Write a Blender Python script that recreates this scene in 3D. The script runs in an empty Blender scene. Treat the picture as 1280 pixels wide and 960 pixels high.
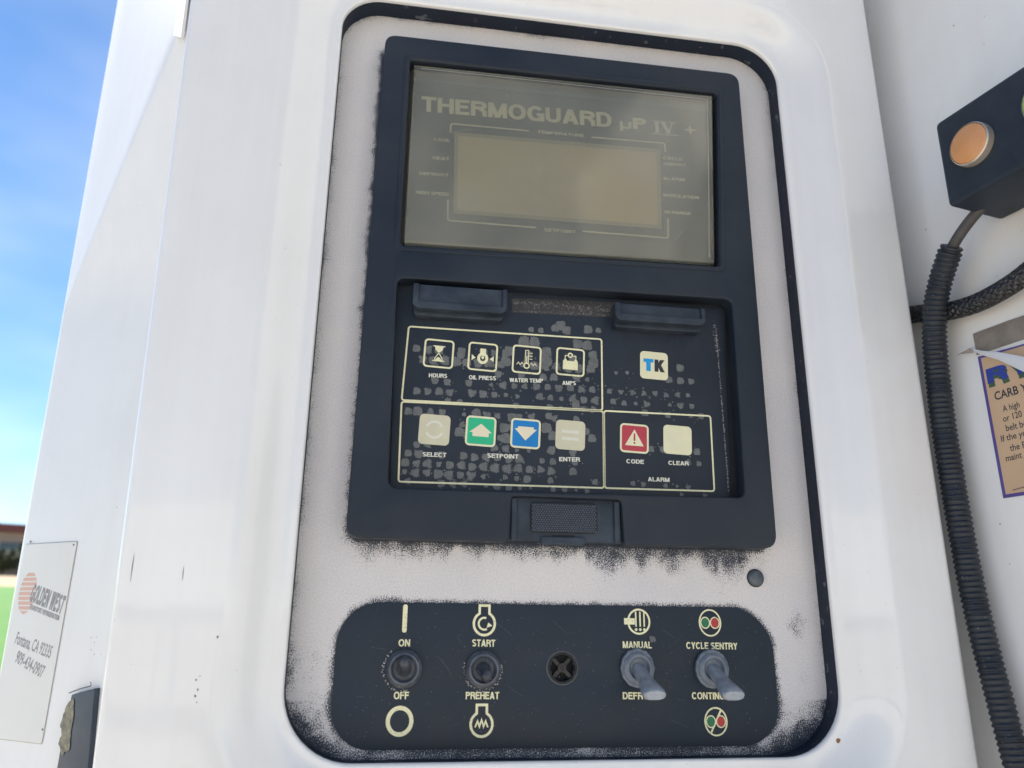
import bpy, bmesh, math, random
from mathutils import Vector, Matrix, noise as mnoise
random.seed(7)
SC = bpy.context.scene
COL = SC.collection
MM = 0.001

# ------------------------------------------------------------------ camera
RX = Vector((0.98806865, -0.05457737, -0.14401962))
RY = Vector((-0.15365182, -0.28521461, -0.94606751))
RZ = Vector((0.01055737, 0.95690853, -0.29019753))
ROT = Matrix((RX, RY, RZ))                       # camera axes -> world
CAMP = Vector((-63.936, -420.0, -128.831))       # mm
FPX = 989.556
cam = bpy.data.cameras.new("camera"); camo = bpy.data.objects.new("camera", cam)
COL.objects.link(camo); SC.camera = camo
camo.matrix_world = Matrix.Translation(CAMP * MM) @ ROT.to_4x4()
cam.sensor_fit = 'HORIZONTAL'; cam.sensor_width = 36.0; cam.lens = FPX / 1280 * 36
cam.clip_start = 0.02; cam.clip_end = 3000
cam.dof.use_dof = True; cam.dof.focus_distance = 0.445; cam.dof.aperture_fstop = 9.5

# ------------------------------------------------------------------ world + sun
AZ = math.radians(134); EL = math.radians(50)
SUN = Vector((math.cos(AZ)*math.cos(EL), math.sin(AZ)*math.cos(EL), math.sin(EL)))
w = bpy.data.worlds.new("World"); SC.world = w; w.use_nodes = True
nt = w.node_tree; N = nt.nodes; LK = nt.links
bg = N['Background']; bg.inputs[1].default_value = 0.088
sky = N.new('ShaderNodeTexSky'); sky.sky_type = 'NISHITA'; sky.sun_disc = False
sky.sun_elevation = EL; sky.sun_rotation = math.atan2(SUN.x, SUN.y)
sky.altitude = 600; sky.air_density = 0.9; sky.dust_density = 0.0; sky.ozone_density = 1.5
# thin high cloud wisps
tc = N.new('ShaderNodeTexCoord'); mp = N.new('ShaderNodeMapping'); mp.inputs['Scale'].default_value = (1.2, 1.2, 3.2)
mp.inputs['Rotation'].default_value = (0.25, 0.1, 0.3)
nz = N.new('ShaderNodeTexNoise'); nz.inputs['Scale'].default_value = 2.2; nz.inputs['Detail'].default_value = 3; nz.inputs['Roughness'].default_value = 0.55
rp = N.new('ShaderNodeMapRange'); rp.inputs[1].default_value = 0.44; rp.inputs[2].default_value = 0.8; rp.inputs[3].default_value = 0.0; rp.inputs[4].default_value = 0.28
mx = N.new('ShaderNodeMix'); mx.data_type = 'RGBA'
hs = N.new('ShaderNodeHueSaturation'); hs.inputs['Saturation'].default_value = 0.25; hs.inputs['Value'].default_value = 1.3
LK.new(tc.outputs['Generated'], mp.inputs[0]); LK.new(mp.outputs[0], nz.inputs[0]); LK.new(nz.outputs[0], rp.inputs[0])
sat = N.new('ShaderNodeHueSaturation'); sat.inputs['Saturation'].default_value = 1.13; sat.inputs['Value'].default_value = 0.92
LK.new(sky.outputs[0], sat.inputs['Color']); LK.new(sky.outputs[0], hs.inputs['Color']); LK.new(rp.outputs[0], mx.inputs[0])
LK.new(sat.outputs[0], mx.inputs[6]); LK.new(hs.outputs[0], mx.inputs[7]); LK.new(mx.outputs[2], bg.inputs[0])
sl = bpy.data.lights.new("sun", 'SUN'); sl.energy = 4.8; sl.angle = math.radians(0.53); sl.color = (1.0, 0.95, 0.88)
so = bpy.data.objects.new("sun", sl); COL.objects.link(so); so.rotation_euler = SUN.to_track_quat('Z', 'Y').to_euler()
vs = SC.view_settings; vs.view_transform = 'Standard'; vs.look = 'None'; vs.exposure = 1.24; vs.gamma = 1.0
SC.cycles.max_bounces = 8; SC.cycles.transparent_max_bounces = 12

# ------------------------------------------------------------------ materials
def mat(name, col, rough=0.5, metal=0.0, coat=0.0, var=0.0, vscale=20.0, bump=0.0, bscale=200.0, col2=None, spec=0.5,
        rvar=0.0, bdist=0.0004, coat_rough=0.05, specks=0.0, speck_col=(0.3,0.3,0.3), speck_scale=900.0, contrast=(0.35,0.7)):
    m = bpy.data.materials.new(name); m.use_nodes = True
    t = m.node_tree; n = t.nodes; l = t.links; b = n['Principled BSDF']
    b.inputs['Base Color'].default_value = (*col, 1); b.inputs['Roughness'].default_value = rough
    b.inputs['Metallic'].default_value = metal; b.inputs['Coat Weight'].default_value = coat
    b.inputs['Coat Roughness'].default_value = coat_rough; b.inputs['Specular IOR Level'].default_value = spec
    tcn = n.new('ShaderNodeTexCoord')
    out = None
    if var or col2:
        no = n.new('ShaderNodeTexNoise'); no.inputs['Scale'].default_value = vscale; no.inputs['Detail'].default_value = 7; no.inputs['Roughness'].default_value = 0.6
        l.new(tcn.outputs['Object'], no.inputs[0])
        mr = n.new('ShaderNodeMapRange'); mr.inputs[1].default_value = contrast[0]; mr.inputs[2].default_value = contrast[1]
        l.new(no.outputs[0], mr.inputs[0])
        c2 = col2 or tuple(max(0, c*(1-var)) for c in col)
        mi = n.new('ShaderNodeMix'); mi.data_type = 'RGBA'; mi.inputs[6].default_value = (*col, 1); mi.inputs[7].default_value = (*c2, 1)
        l.new(mr.outputs[0], mi.inputs[0]); out = mi.outputs[2]
        if rvar:
            mrr = n.new('ShaderNodeMapRange'); mrr.inputs[3].default_value = rough; mrr.inputs[4].default_value = rough+rvar
            l.new(mr.outputs[0], mrr.inputs[0]); l.new(mrr.outputs[0], b.inputs['Roughness'])
    if specks:
        ns = n.new('ShaderNodeTexNoise'); ns.inputs['Scale'].default_value = speck_scale; ns.inputs['Detail'].default_value = 3
        l.new(tcn.outputs['Object'], ns.inputs[0])
        ms = n.new('ShaderNodeMapRange'); ms.inputs[1].default_value = 0.66-specks*0.1; ms.inputs[2].default_value = 0.74-specks*0.1
        l.new(ns.outputs[0], ms.inputs[0])
        mi2 = n.new('ShaderNodeMix'); mi2.data_type = 'RGBA'; mi2.inputs[7].default_value = (*speck_col, 1)
        if out: l.new(out, mi2.inputs[6])
        else: mi2.inputs[6].default_value = (*col, 1)
        l.new(ms.outputs[0], mi2.inputs[0]); out = mi2.outputs[2]
    if out: l.new(out, b.inputs['Base Color'])
    if bump:
        nb = n.new('ShaderNodeTexNoise'); nb.inputs['Scale'].default_value = bscale; nb.inputs['Detail'].default_value = 4
        l.new(tcn.outputs['Object'], nb.inputs[0])
        bu = n.new('ShaderNodeBump'); bu.inputs['Strength'].default_value = bump; bu.inputs['Distance'].default_value = bdist
        l.new(nb.outputs[0], bu.inputs['Height']); l.new(bu.outputs[0], b.inputs['Normal'])
        if coat: l.new(bu.outputs[0], b.inputs['Coat Normal'])
    return m

M = {}
M['door'] = mat('white_door_paint', (0.78,0.775,0.755), 0.30, coat=1.0, var=0.05, vscale=14, bump=0.35, bscale=9, bdist=0.0006, coat_rough=0.04,
                )
def add_streaks(m, base_in='Base Color'):
    t = m.node_tree; n = t.nodes; l = t.links; b = n['Principled BSDF']; src = b.inputs[base_in].links[0].from_socket
    tcn = n.new('ShaderNodeTexCoord'); mp = n.new('ShaderNodeMapping'); mp.inputs['Scale'].default_value = (60, 60, 2.5)
    no = n.new('ShaderNodeTexNoise'); no.inputs['Scale'].default_value = 1.0; no.inputs['Detail'].default_value = 8; no.inputs['Roughness'].default_value = 0.65
    l.new(tcn.outputs['Object'], mp.inputs[0]); l.new(mp.outputs[0], no.inputs[0])
    mr = n.new('ShaderNodeMapRange'); mr.inputs[1].default_value = 0.42; mr.inputs[2].default_value = 0.8; mr.inputs[4].default_value = 0.26
    l.new(no.outputs[0], mr.inputs[0])
    n2 = n.new('ShaderNodeTexNoise'); n2.inputs['Scale'].default_value = 7; n2.inputs['Detail'].default_value = 6; l.new(tcn.outputs['Object'], n2.inputs[0])
    ml = n.new('ShaderNodeMath'); ml.operation = 'MULTIPLY'; l.new(mr.outputs[0], ml.inputs[0]); l.new(n2.outputs[0], ml.inputs[1])
    mi = n.new('ShaderNodeMix'); mi.data_type = 'RGBA'; mi.inputs[7].default_value = (0.50, 0.46, 0.39, 1)
    l.new(ml.outputs[0], mi.inputs[0]); l.new(src, mi.inputs[6]); l.new(mi.outputs[2], b.inputs[base_in])
    # fine dust specks
    n3 = n.new('ShaderNodeTexNoise'); n3.inputs['Scale'].default_value = 420; n3.inputs['Detail'].default_value = 2; l.new(tcn.outputs['Object'], n3.inputs[0])
    m3 = n.new('ShaderNodeMapRange'); m3.inputs[1].default_value = 0.74; m3.inputs[2].default_value = 0.80; m3.inputs[4].default_value = 0.5; l.new(n3.outputs[0], m3.inputs[0])
    mj = n.new('ShaderNodeMix'); mj.data_type = 'RGBA'; mj.inputs[7].default_value = (0.42, 0.38, 0.32, 1)
    l.new(m3.outputs[0], mj.inputs[0]); l.new(mi.outputs[2], mj.inputs[6]); l.new(mj.outputs[2], b.inputs[base_in])
add_streaks(M['door'])
M['lpaint'] = mat('white_corner_paint', (0.78,0.78,0.76), 0.4, coat=0.3, var=0.06, vscale=10, bump=0.2, bscale=14, coat_rough=0.2)
M['wall'] = mat('white_wall_paint', (0.80,0.80,0.79), 0.45, coat=0.25, var=0.1, vscale=9, bump=0.25, bscale=60, coat_rough=0.25, col2=(0.73,0.72,0.69),)
M['plastic'] = mat('black_housing_plastic', (0.013,0.019,0.029), 0.42, vscale=14, contrast=(0.42,0.72), col2=(0.028,0.035,0.045), bump=0.25, bscale=1500, bdist=0.0001, rvar=0.15,
                   specks=0.0)
M['plastic2'] = mat('worn_tab_plastic', (0.016,0.024,0.036), 0.40, col2=(0.05,0.065,0.085), vscale=60, bump=0.3, bscale=900, bdist=0.0001, rvar=0.2)
M['gasket'] = mat('blue_black_gasket', (0.010,0.018,0.036), 0.6, var=0.3, vscale=40, specks=0.1, speck_col=(0.12,0.13,0.15), speck_scale=160)
M['black'] = mat('matte_black', (0.010,0.011,0.013), 0.7)
M['keypad'] = mat('keypad_film', (0.015,0.021,0.031), 0.42, col2=(0.024,0.032,0.045), vscale=45, bump=0.3, bscale=500, bdist=0.0001, rvar=0.2, specks=0.0)
M['decal'] = mat('switch_decal', (0.013,0.021,0.032), 0.40, col2=(0.019,0.029,0.044), vscale=25, bump=0.25, bscale=400, bdist=0.0001, rvar=0.2, specks=0.0)
M['cream'] = mat('cream_print', (0.84,0.80,0.50), 0.5, var=0.1, vscale=400, specks=0.3, speck_col=(0.2,0.2,0.17), speck_scale=1500)
M['print'] = mat('pale_print', (0.78,0.77,0.64), 0.5, var=0.15, vscale=500)
M['lcdprint'] = mat('lcd_legend_print', (0.85,0.81,0.60), 0.5, var=0.1, vscale=200)
M['patch'] = mat('worn_film_grey', (0.15,0.155,0.15), 0.55, var=0.3, vscale=300, bump=0.3, bscale=1200, bdist=0.0001, rvar=0.2)
M['key'] = mat('key_beige', (0.64,0.60,0.42), 0.45, var=0.1, vscale=120)
M['keylight'] = mat('key_cream', (0.80,0.76,0.50), 0.45, var=0.08, vscale=120)
M['keymark'] = mat('key_faded_mark', (0.70,0.685,0.57), 0.45)
M['green'] = mat('key_green', (0.02,0.46,0.22), 0.4, var=0.08, vscale=90)
M['blue'] = mat('key_blue', (0.0,0.20,0.52), 0.4, var=0.08, vscale=90)
M['red'] = mat('key_red', (0.48,0.04,0.06), 0.4, var=0.08, vscale=90)
M['tblue'] = mat('emblem_blue', (0.0,0.30,0.65), 0.4)
M['tdark'] = mat('emblem_dark', (0.02,0.022,0.025), 0.4)
M['arrow'] = mat('arrow_cream', (0.78,0.70,0.50), 0.45)
M['dotgreen'] = mat('symbol_green', (0.01,0.16,0.06), 0.4)
M['dotred'] = mat('symbol_red', (0.45,0.03,0.03), 0.4)
M['rubber'] = mat('switch_rubber', (0.022,0.028,0.038), 0.42, col2=(0.09,0.10,0.12), vscale=160, bump=0.5, bscale=900, bdist=0.0002, specks=0.3, speck_col=(0.2,0.2,0.2), speck_scale=1200)
M['ring'] = mat('worn_rubber_ring', (0.055,0.068,0.088), 0.4, col2=(0.13,0.145,0.17), vscale=180, bump=0.5, bscale=900, bdist=0.0002)
M['metal'] = mat('weathered_switch_metal', (0.20,0.23,0.27), 0.42, metal=0.45, col2=(0.10,0.12,0.15), vscale=220, bump=0.6, bscale=900, bdist=0.0003, rvar=0.2)
M['boot'] = mat('weathered_boot', (0.20,0.225,0.26), 0.5, col2=(0.11,0.13,0.16), vscale=140, bump=0.6, bscale=700, bdist=0.0003)
M['lever'] = mat('weathered_lever_metal', (0.34,0.375,0.42), 0.34, metal=0.35, col2=(0.17,0.195,0.23), vscale=170, bump=0.5, bscale=700, bdist=0.0003, rvar=0.2)
M['chip'] = mat('white_paint_chips', (0.42,0.41,0.40), 0.7)
M['screw'] = mat('rivet_grey', (0.11,0.13,0.145), 0.45, metal=0.4, var=0.3, vscale=300, bump=0.5, bscale=900)
M['box'] = mat('button_box_plastic', (0.014,0.021,0.033), 0.5, col2=(0.022,0.032,0.047), vscale=70, bump=0.5, bscale=1600, bdist=0.00015)
M['amber'] = mat('amber_button', (0.64,0.30,0.12), 0.35, var=0.12, vscale=70, bump=0.2, bscale=600, bdist=0.0001)
M['gbutton'] = mat('pale_green_button', (0.36,0.50,0.16), 0.4)
M['bezel'] = mat('button_bezel_metal', (0.55,0.49,0.42), 0.35, metal=0.6, bump=0.3, bscale=400)
M['conduit'] = mat('conduit_plastic', (0.010,0.014,0.020), 0.5, col2=(0.018,0.024,0.033), vscale=60, bump=0.3, bscale=1200, bdist=0.0001, specks=0.1, speck_col=(0.12,0.12,0.13), speck_scale=600)
M['cable'] = mat('grey_cable', (0.065,0.062,0.062), 0.55, var=0.3, vscale=120)
M['braid'] = mat('braided_sleeve', (0.009,0.010,0.012), 0.35, col2=(0.13,0.135,0.14), vscale=900, contrast=(0.52,0.72))
M['labeltan'] = mat('sticker_tan', (0.58,0.40,0.25), 0.5, var=0.08, vscale=30)
M['labelpurple'] = mat('sticker_purple_border', (0.10,0.07,0.28), 0.5, var=0.2, vscale=80)
M['labelblue'] = mat('sticker_blue_letters', (0.025,0.05,0.30), 0.45)
M['labelink'] = mat('sticker_ink', (0.03,0.03,0.045), 0.5)
M['labelgreen'] = mat('sticker_green_shadow', (0.05,0.10,0.05), 0.5)
M['curl'] = mat('sticker_backing', (0.66,0.68,0.72), 0.4)
M['curlunder'] = mat('sticker_curl_underside', (0.22,0.19,0.17), 0.5)
M['glue'] = mat('old_adhesive', (0.13,0.115,0.095), 0.6, col2=(0.25,0.215,0.18), vscale=40, contrast=(0.4,0.62), bump=0.3, bscale=200)
M['plateback'] = mat('company_plate_white', (0.74,0.735,0.69), 0.45, var=0.05, vscale=20)
M['ink'] = mat('company_plate_ink', (0.27,0.265,0.27), 0.5)
M['logo'] = mat('company_logo_orange', (0.66,0.42,0.33), 0.5)
M['hole'] = mat('blue_black_plastic', (0.02,0.035,0.06), 0.3, col2=(0.05,0.065,0.085), vscale=40)
M['foam'] = mat('exposed_foam', (0.33,0.31,0.22), 0.8, col2=(0.14,0.13,0.10), vscale=250, bump=1, bscale=300, bdist=0.001)
M['dirt'] = mat('grime', (0.42,0.41,0.38), 0.8)
M['scratch'] = mat('scratch_grey', (0.10,0.10,0.10), 0.7)
M['velcro'] = mat('textured_pad', (0.005,0.007,0.012), 0.5)
M['nub'] = mat('textured_pad_nubs', (0.10,0.12,0.16), 0.35)
M['ground'] = mat('pale_concrete', (0.50,0.455,0.39), 0.9, var=0.2, vscale=0.5, col2=(0.43,0.39,0.335))
M['grass'] = mat('grass', (0.055,0.20,0.02), 0.9, col2=(0.09,0.22,0.035), vscale=1.2)
M['dirtpath'] = mat('tan_dirt', (0.42,0.31,0.19), 0.9, col2=(0.34,0.25,0.16), vscale=0.6)
M['stucco'] = mat('tan_stucco', (0.40,0.31,0.24), 0.85, col2=(0.34,0.26,0.20), vscale=0.8)
M['redroof'] = mat('red_brown_fascia', (0.20,0.07,0.06), 0.8, col2=(0.15,0.05,0.045), vscale=2)
M['winglass'] = mat('window_glass', (0.05,0.07,0.09), 0.1)
M['bluewall'] = mat('blue_grey_wall', (0.09,0.13,0.19), 0.7, var=0.15, vscale=1)
M['bush'] = mat('bush_leaves', (0.035,0.05,0.02), 0.8, col2=(0.06,0.075,0.03), vscale=3)
M['bark'] = mat('bark', (0.10,0.075,0.05), 0.9, var=0.3, vscale=8)
M['trailer'] = mat('trailer_white', (0.78,0.77,0.73), 0.5, var=0.1, vscale=2)
M['tyre'] = mat('tyre_rubber', (0.02,0.02,0.02), 0.8)
M['steel'] = mat('dark_steel', (0.08,0.08,0.085), 0.5, metal=0.3)

for k_ in ('plastic', 'plastic2', 'keypad', 'decal', 'box', 'gasket'): M[k_].node_tree.nodes['Principled BSDF'].inputs['Specular IOR Level'].default_value = 0.32
# worn face plate: vertex attribute "wear" (wear, with edge shade painted in) + fine noise
def wear_shade_material():
    m = bpy.data.materials.new('worn_face_plate'); m.use_nodes = True
    t = m.node_tree; n = t.nodes; l = t.links; b = n['Principled BSDF']
    tcn = n.new('ShaderNodeTexCoord')
    at_ = n.new('ShaderNodeAttribute'); at_.attribute_name = 'wear_shade'
    def nse(s, d, r=0.6):
        x = n.new('ShaderNodeTexNoise'); x.inputs['Scale'].default_value = s; x.inputs['Detail'].default_value = d; x.inputs['Roughness'].default_value = r
        l.new(tcn.outputs['Object'], x.inputs[0]); return x.outputs[0]
    def math_(op, a, b_):
        x = n.new('ShaderNodeMath'); x.operation = op
        for i, v in enumerate((a, b_)):
            if isinstance(v, (int, float)): x.inputs[i].default_value = v
            else: l.new(v, x.inputs[i])
        return x.outputs[0]
    f = nse(1500, 3, 0.85); g = nse(160, 6, 0.7)
    s = math_('ADD', at_.outputs['Fac'], math_('MULTIPLY', math_('SUBTRACT', f, 0.5), 4.4))
    s = math_('ADD', s, math_('MULTIPLY', math_('SUBTRACT', g, 0.5), 1.0))
    mr = n.new('ShaderNodeMapRange'); mr.interpolation_type = 'SMOOTHSTEP'; mr.inputs[1].default_value = 0.30; mr.inputs[2].default_value = 0.52
    l.new(s, mr.inputs[0])
    big = n.new('ShaderNodeMapRange'); big.inputs[1].default_value = 0.3; big.inputs[2].default_value = 0.7; l.new(nse(16, 5), big.inputs[0])
    pale = n.new('ShaderNodeMix'); pale.data_type = 'RGBA'; pale.inputs[6].default_value = (0.80,0.75,0.71,1); pale.inputs[7].default_value = (0.68,0.66,0.65,1)
    l.new(big.outputs[0], pale.inputs[0])
    fine = n.new('ShaderNodeMapRange'); fine.inputs[1].default_value = 0.35; fine.inputs[2].default_value = 0.75; fine.inputs[3].default_value = 0.0; fine.inputs[4].default_value = 0.55
    l.new(nse(1100, 4, 0.8), fine.inputs[0])
    p2 = n.new('ShaderNodeMix'); p2.data_type = 'RGBA'; p2.inputs[7].default_value = (0.34,0.33,0.335,1)
    l.new(fine.outputs[0], p2.inputs[0]); l.new(pale.outputs[2], p2.inputs[6])
    mi = n.new('ShaderNodeMix'); mi.data_type = 'RGBA'; mi.inputs[6].default_value = (0.018,0.027,0.044,1)
    l.new(mr.outputs[0], mi.inputs[0]); l.new(p2.outputs[2], mi.inputs[7]); l.new(mi.outputs[2], b.inputs['Base Color'])
    rr = n.new('ShaderNodeMapRange'); rr.inputs[3].default_value = 0.5; rr.inputs[4].default_value = 0.75
    l.new(mr.outputs[0], rr.inputs[0]); l.new(rr.outputs[0], b.inputs['Roughness'])
    bu = n.new('ShaderNodeBump'); bu.inputs['Strength'].default_value = 0.4; bu.inputs['Distance'].default_value = 0.0002
    l.new(f, bu.inputs['Height']); l.new(bu.outputs[0], b.inputs['Normal'])
    return m
M['plate'] = wear_shade_material()

add_streaks(M['lpaint']); add_streaks(M['wall'])
def lens_material():
    m = bpy.data.materials.new('hazy_clear_lens'); m.use_nodes = True
    t = m.node_tree; n = t.nodes; l = t.links
    out = n['Material Output']; b = n['Principled BSDF']
    tcn = n.new('ShaderNodeTexCoord'); no = n.new('ShaderNodeTexNoise'); no.inputs['Scale'].default_value = 22; no.inputs['Detail'].default_value = 6
    l.new(tcn.outputs['Object'], no.inputs[0])
    mr = n.new('ShaderNodeMapRange'); mr.inputs[1].default_value = 0.3; mr.inputs[2].default_value = 0.7; mr.inputs[1].default_value = 0.25; mr.inputs[3].default_value = 0.09; mr.inputs[4].default_value = 0.25
    l.new(no.outputs[0], mr.inputs[0])
    b.inputs['Base Color'].default_value = (0.60,0.56,0.42,1); b.inputs['Roughness'].default_value = 0.16; b.inputs['Specular IOR Level'].default_value = 0.8
    tr = n.new('ShaderNodeBsdfTransparent'); tr.inputs[0].default_value = (0.96,0.95,0.88,1)
    mi = n.new('ShaderNodeMixShader'); l.new(mr.outputs[0], mi.inputs[0]); l.new(tr.outputs[0], mi.inputs[1]); l.new(b.outputs[0], mi.inputs[2])
    gl = n.new('ShaderNodeBsdfGlossy'); gl.inputs['Roughness'].default_value = 0.08
    fr = n.new('ShaderNodeFresnel'); fr.inputs[0].default_value = 1.5
    mi2 = n.new('ShaderNodeMixShader'); l.new(fr.outputs[0], mi2.inputs[0]); l.new(mi.outputs[0], mi2.inputs[1]); l.new(gl.outputs[0], mi2.inputs[2])
    l.new(mi2.outputs[0], out.inputs[0])
    return m
M['lens'] = lens_material()
M['lcdback'] = mat('lcd_legend_plate', (0.078,0.074,0.050), 0.4, var=0.15, vscale=25)
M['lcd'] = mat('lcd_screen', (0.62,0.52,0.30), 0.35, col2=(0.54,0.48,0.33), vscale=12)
def lcd_grad(m):  # warm light towards the right painted into the screen colour
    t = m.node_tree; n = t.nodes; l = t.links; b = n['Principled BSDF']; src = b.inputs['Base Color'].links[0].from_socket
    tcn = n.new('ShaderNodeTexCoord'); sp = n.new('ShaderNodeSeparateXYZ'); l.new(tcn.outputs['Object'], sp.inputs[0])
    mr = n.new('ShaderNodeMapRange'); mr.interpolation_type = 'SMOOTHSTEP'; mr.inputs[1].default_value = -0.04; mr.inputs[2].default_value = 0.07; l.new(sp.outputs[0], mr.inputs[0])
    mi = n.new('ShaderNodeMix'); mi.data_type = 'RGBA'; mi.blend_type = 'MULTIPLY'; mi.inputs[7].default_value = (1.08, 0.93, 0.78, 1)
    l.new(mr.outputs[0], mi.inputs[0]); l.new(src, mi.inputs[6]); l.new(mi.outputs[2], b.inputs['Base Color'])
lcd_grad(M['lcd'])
M['lcdrim'] = mat('lcd_screen_rim', (0.38,0.34,0.22), 0.4)

# ------------------------------------------------------------------ frames (a right, b up, c out of the surface), mm
class Frame:
    def __init__(s, o, a, b):
        s.o = Vector(o); s.a = Vector(a).normalized(); s.b = Vector(b).normalized(); s.c = s.a.cross(s.b).normalized()
    def __call__(s, a, b, c=0.0): return s.o + s.a*a + s.b*b + s.c*c
    def at(s, u, v, c=0.0):
        """point of the plane at height c that shows at photo pixel u, v"""
        d = ROT @ Vector((u-640, -(v-480), -FPX))
        t = ((s.o + s.c*c - CAMP).dot(s.c)) / d.dot(s.c)
        p = CAMP + d*t - s.o
        return (p.dot(s.a), p.dot(s.b))
PF = Frame((0,0,0), (1,0,0), (0,0,1))
WF = Frame((252,0,0), (0.22,-0.975,0), (0,0,1))
ANG = math.radians(51)
LF = Frame((-185,25,0), (math.cos(ANG), -math.sin(ANG), 0), (0,0,1))
ANG2 = math.radians(36)
def left_edge(z):
    (s0, a0), (s1, a1) = LF.at(148, 0), LF.at(22, 720)
    return s1+(s0-s1)*(z-a1)/(a0-a1)
CR0, CR1 = LF.at(217, 52), LF.at(86, 369)      # crease shaped in to give the sun and shade edge, down to the left edge
def crease(z): return CR1[0]+(CR0[0]-CR1[0])*(z-CR1[1])/(CR0[1]-CR1[1])

# ------------------------------------------------------------------ object helpers
ORG = {}
def thing(name, label, cat, loc, group=None):
    o = bpy.data.objects.new(name, None); COL.objects.link(o); o.empty_display_size = 0.02
    o.location = Vector(loc)*MM; ORG[o.name] = Vector(loc)
    o['label'] = label; o['category'] = cat
    if group: o['group'] = group
    return o
def link(name, me, parent=None, label=None):
    o = bpy.data.objects.new(name, me); COL.objects.link(o)
    ORG[o.name] = ORG.get(parent.name, Vector((0,0,0))) if parent else Vector((0,0,0))
    if parent: o.parent = parent
    if label: o['label'] = label
    return o
def mesh(name, verts, faces, material, parent=None, smooth=False, label=None, sharp=None, attr=None):
    off = ORG.get(parent.name, Vector((0,0,0))) if parent else Vector((0,0,0))
    me = bpy.data.meshes.new(name)
    me.from_pydata([tuple((Vector(v)-off)*MM) for v in verts], [], faces); me.materials.append(material)
    bm = bmesh.new(); bm.from_mesh(me); bmesh.ops.recalc_face_normals(bm, faces=bm.faces) if not attr and len(faces) > 1 else None
    bm.to_mesh(me); bm.free()
    if smooth:
        me.shade_smooth()
        if sharp: me.set_sharp_from_angle(angle=math.radians(sharp))
    if attr:
        a = me.attributes.new(attr[0], 'FLOAT', 'POINT'); a.data.foreach_set('value', attr[1])
    return link(name, me, parent, label)

def rr(x0, x1, y0, y1, r, n=8, m=1):
    """rounded rectangle, counter-clockwise from bottom-left; r = single or (bl, br, tr, tl); m subdivisions per side"""
    if not isinstance(r, (tuple, list)): r = (r,)*4
    cs = [((x0+r[0], y0+r[0]), 180, r[0]), ((x1-r[1], y0+r[1]), 270, r[1]), ((x1-r[2], y1-r[2]), 0, r[2]), ((x0+r[3], y1-r[3]), 90, r[3])]
    out = []; arcs = []
    for (cx, cy), a0, q in cs:
        arcs.append([(cx+q*math.cos(math.radians(a0+90*i/n)), cy+q*math.sin(math.radians(a0+90*i/n))) for i in range(n+1)])
    for k in range(4):
        out += arcs[k]; p = arcs[k][-1]; q = arcs[(k+1) % 4][0]
        for i in range(1, m): out.append((p[0]+(q[0]-p[0])*i/m, p[1]+(q[1]-p[1])*i/m))
    return out
def circ(cx, cy, r, n=24, ry=None): return [(cx+r*math.cos(2*math.pi*i/n), cy+(ry or r)*math.sin(2*math.pi*i/n)) for i in range(n)]

def solid(name, outline, holes, c0, c1, material, parent=None, bevel=0.0, frame=PF, label=None, res=3):
    cu = bpy.data.curves.new('tmp', 'CURVE'); cu.dimensions = '2D'; cu.fill_mode = 'BOTH'
    cu.extrude = max((c1-c0)/2 - bevel, 0.0001); cu.bevel_depth = bevel; cu.bevel_resolution = res; cu.offset = -bevel
    for pts in [outline]+list(holes):
        sp = cu.splines.new('POLY'); sp.points.add(len(pts)-1); sp.use_cyclic_u = True
        for p, q in zip(sp.points, pts): p.co = (q[0], q[1], 0, 1)
    ob = bpy.data.objects.new('tmp', cu); COL.objects.link(ob); dg = bpy.context.evaluated_depsgraph_get()
    me = bpy.data.meshes.new_from_object(ob.evaluated_get(dg)); bpy.data.objects.remove(ob); bpy.data.curves.remove(cu)
    off = ORG.get(parent.name, Vector((0,0,0))) if parent else Vector((0,0,0)); mid = (c0+c1)/2
    for v in me.vertices: v.co = (frame(v.co.x, v.co.y, v.co.z+mid)-off)*MM
    me.name = name; me.materials.clear(); me.materials.append(material)
    bm = bmesh.new(); bm.from_mesh(me); bmesh.ops.remove_doubles(bm, verts=bm.verts, dist=1e-7); bmesh.ops.recalc_face_normals(bm, faces=bm.faces); bm.to_mesh(me); bm.free()
    me.shade_smooth(); me.set_sharp_from_angle(angle=math.radians(38))
    return link(name, me, parent, label)

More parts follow.
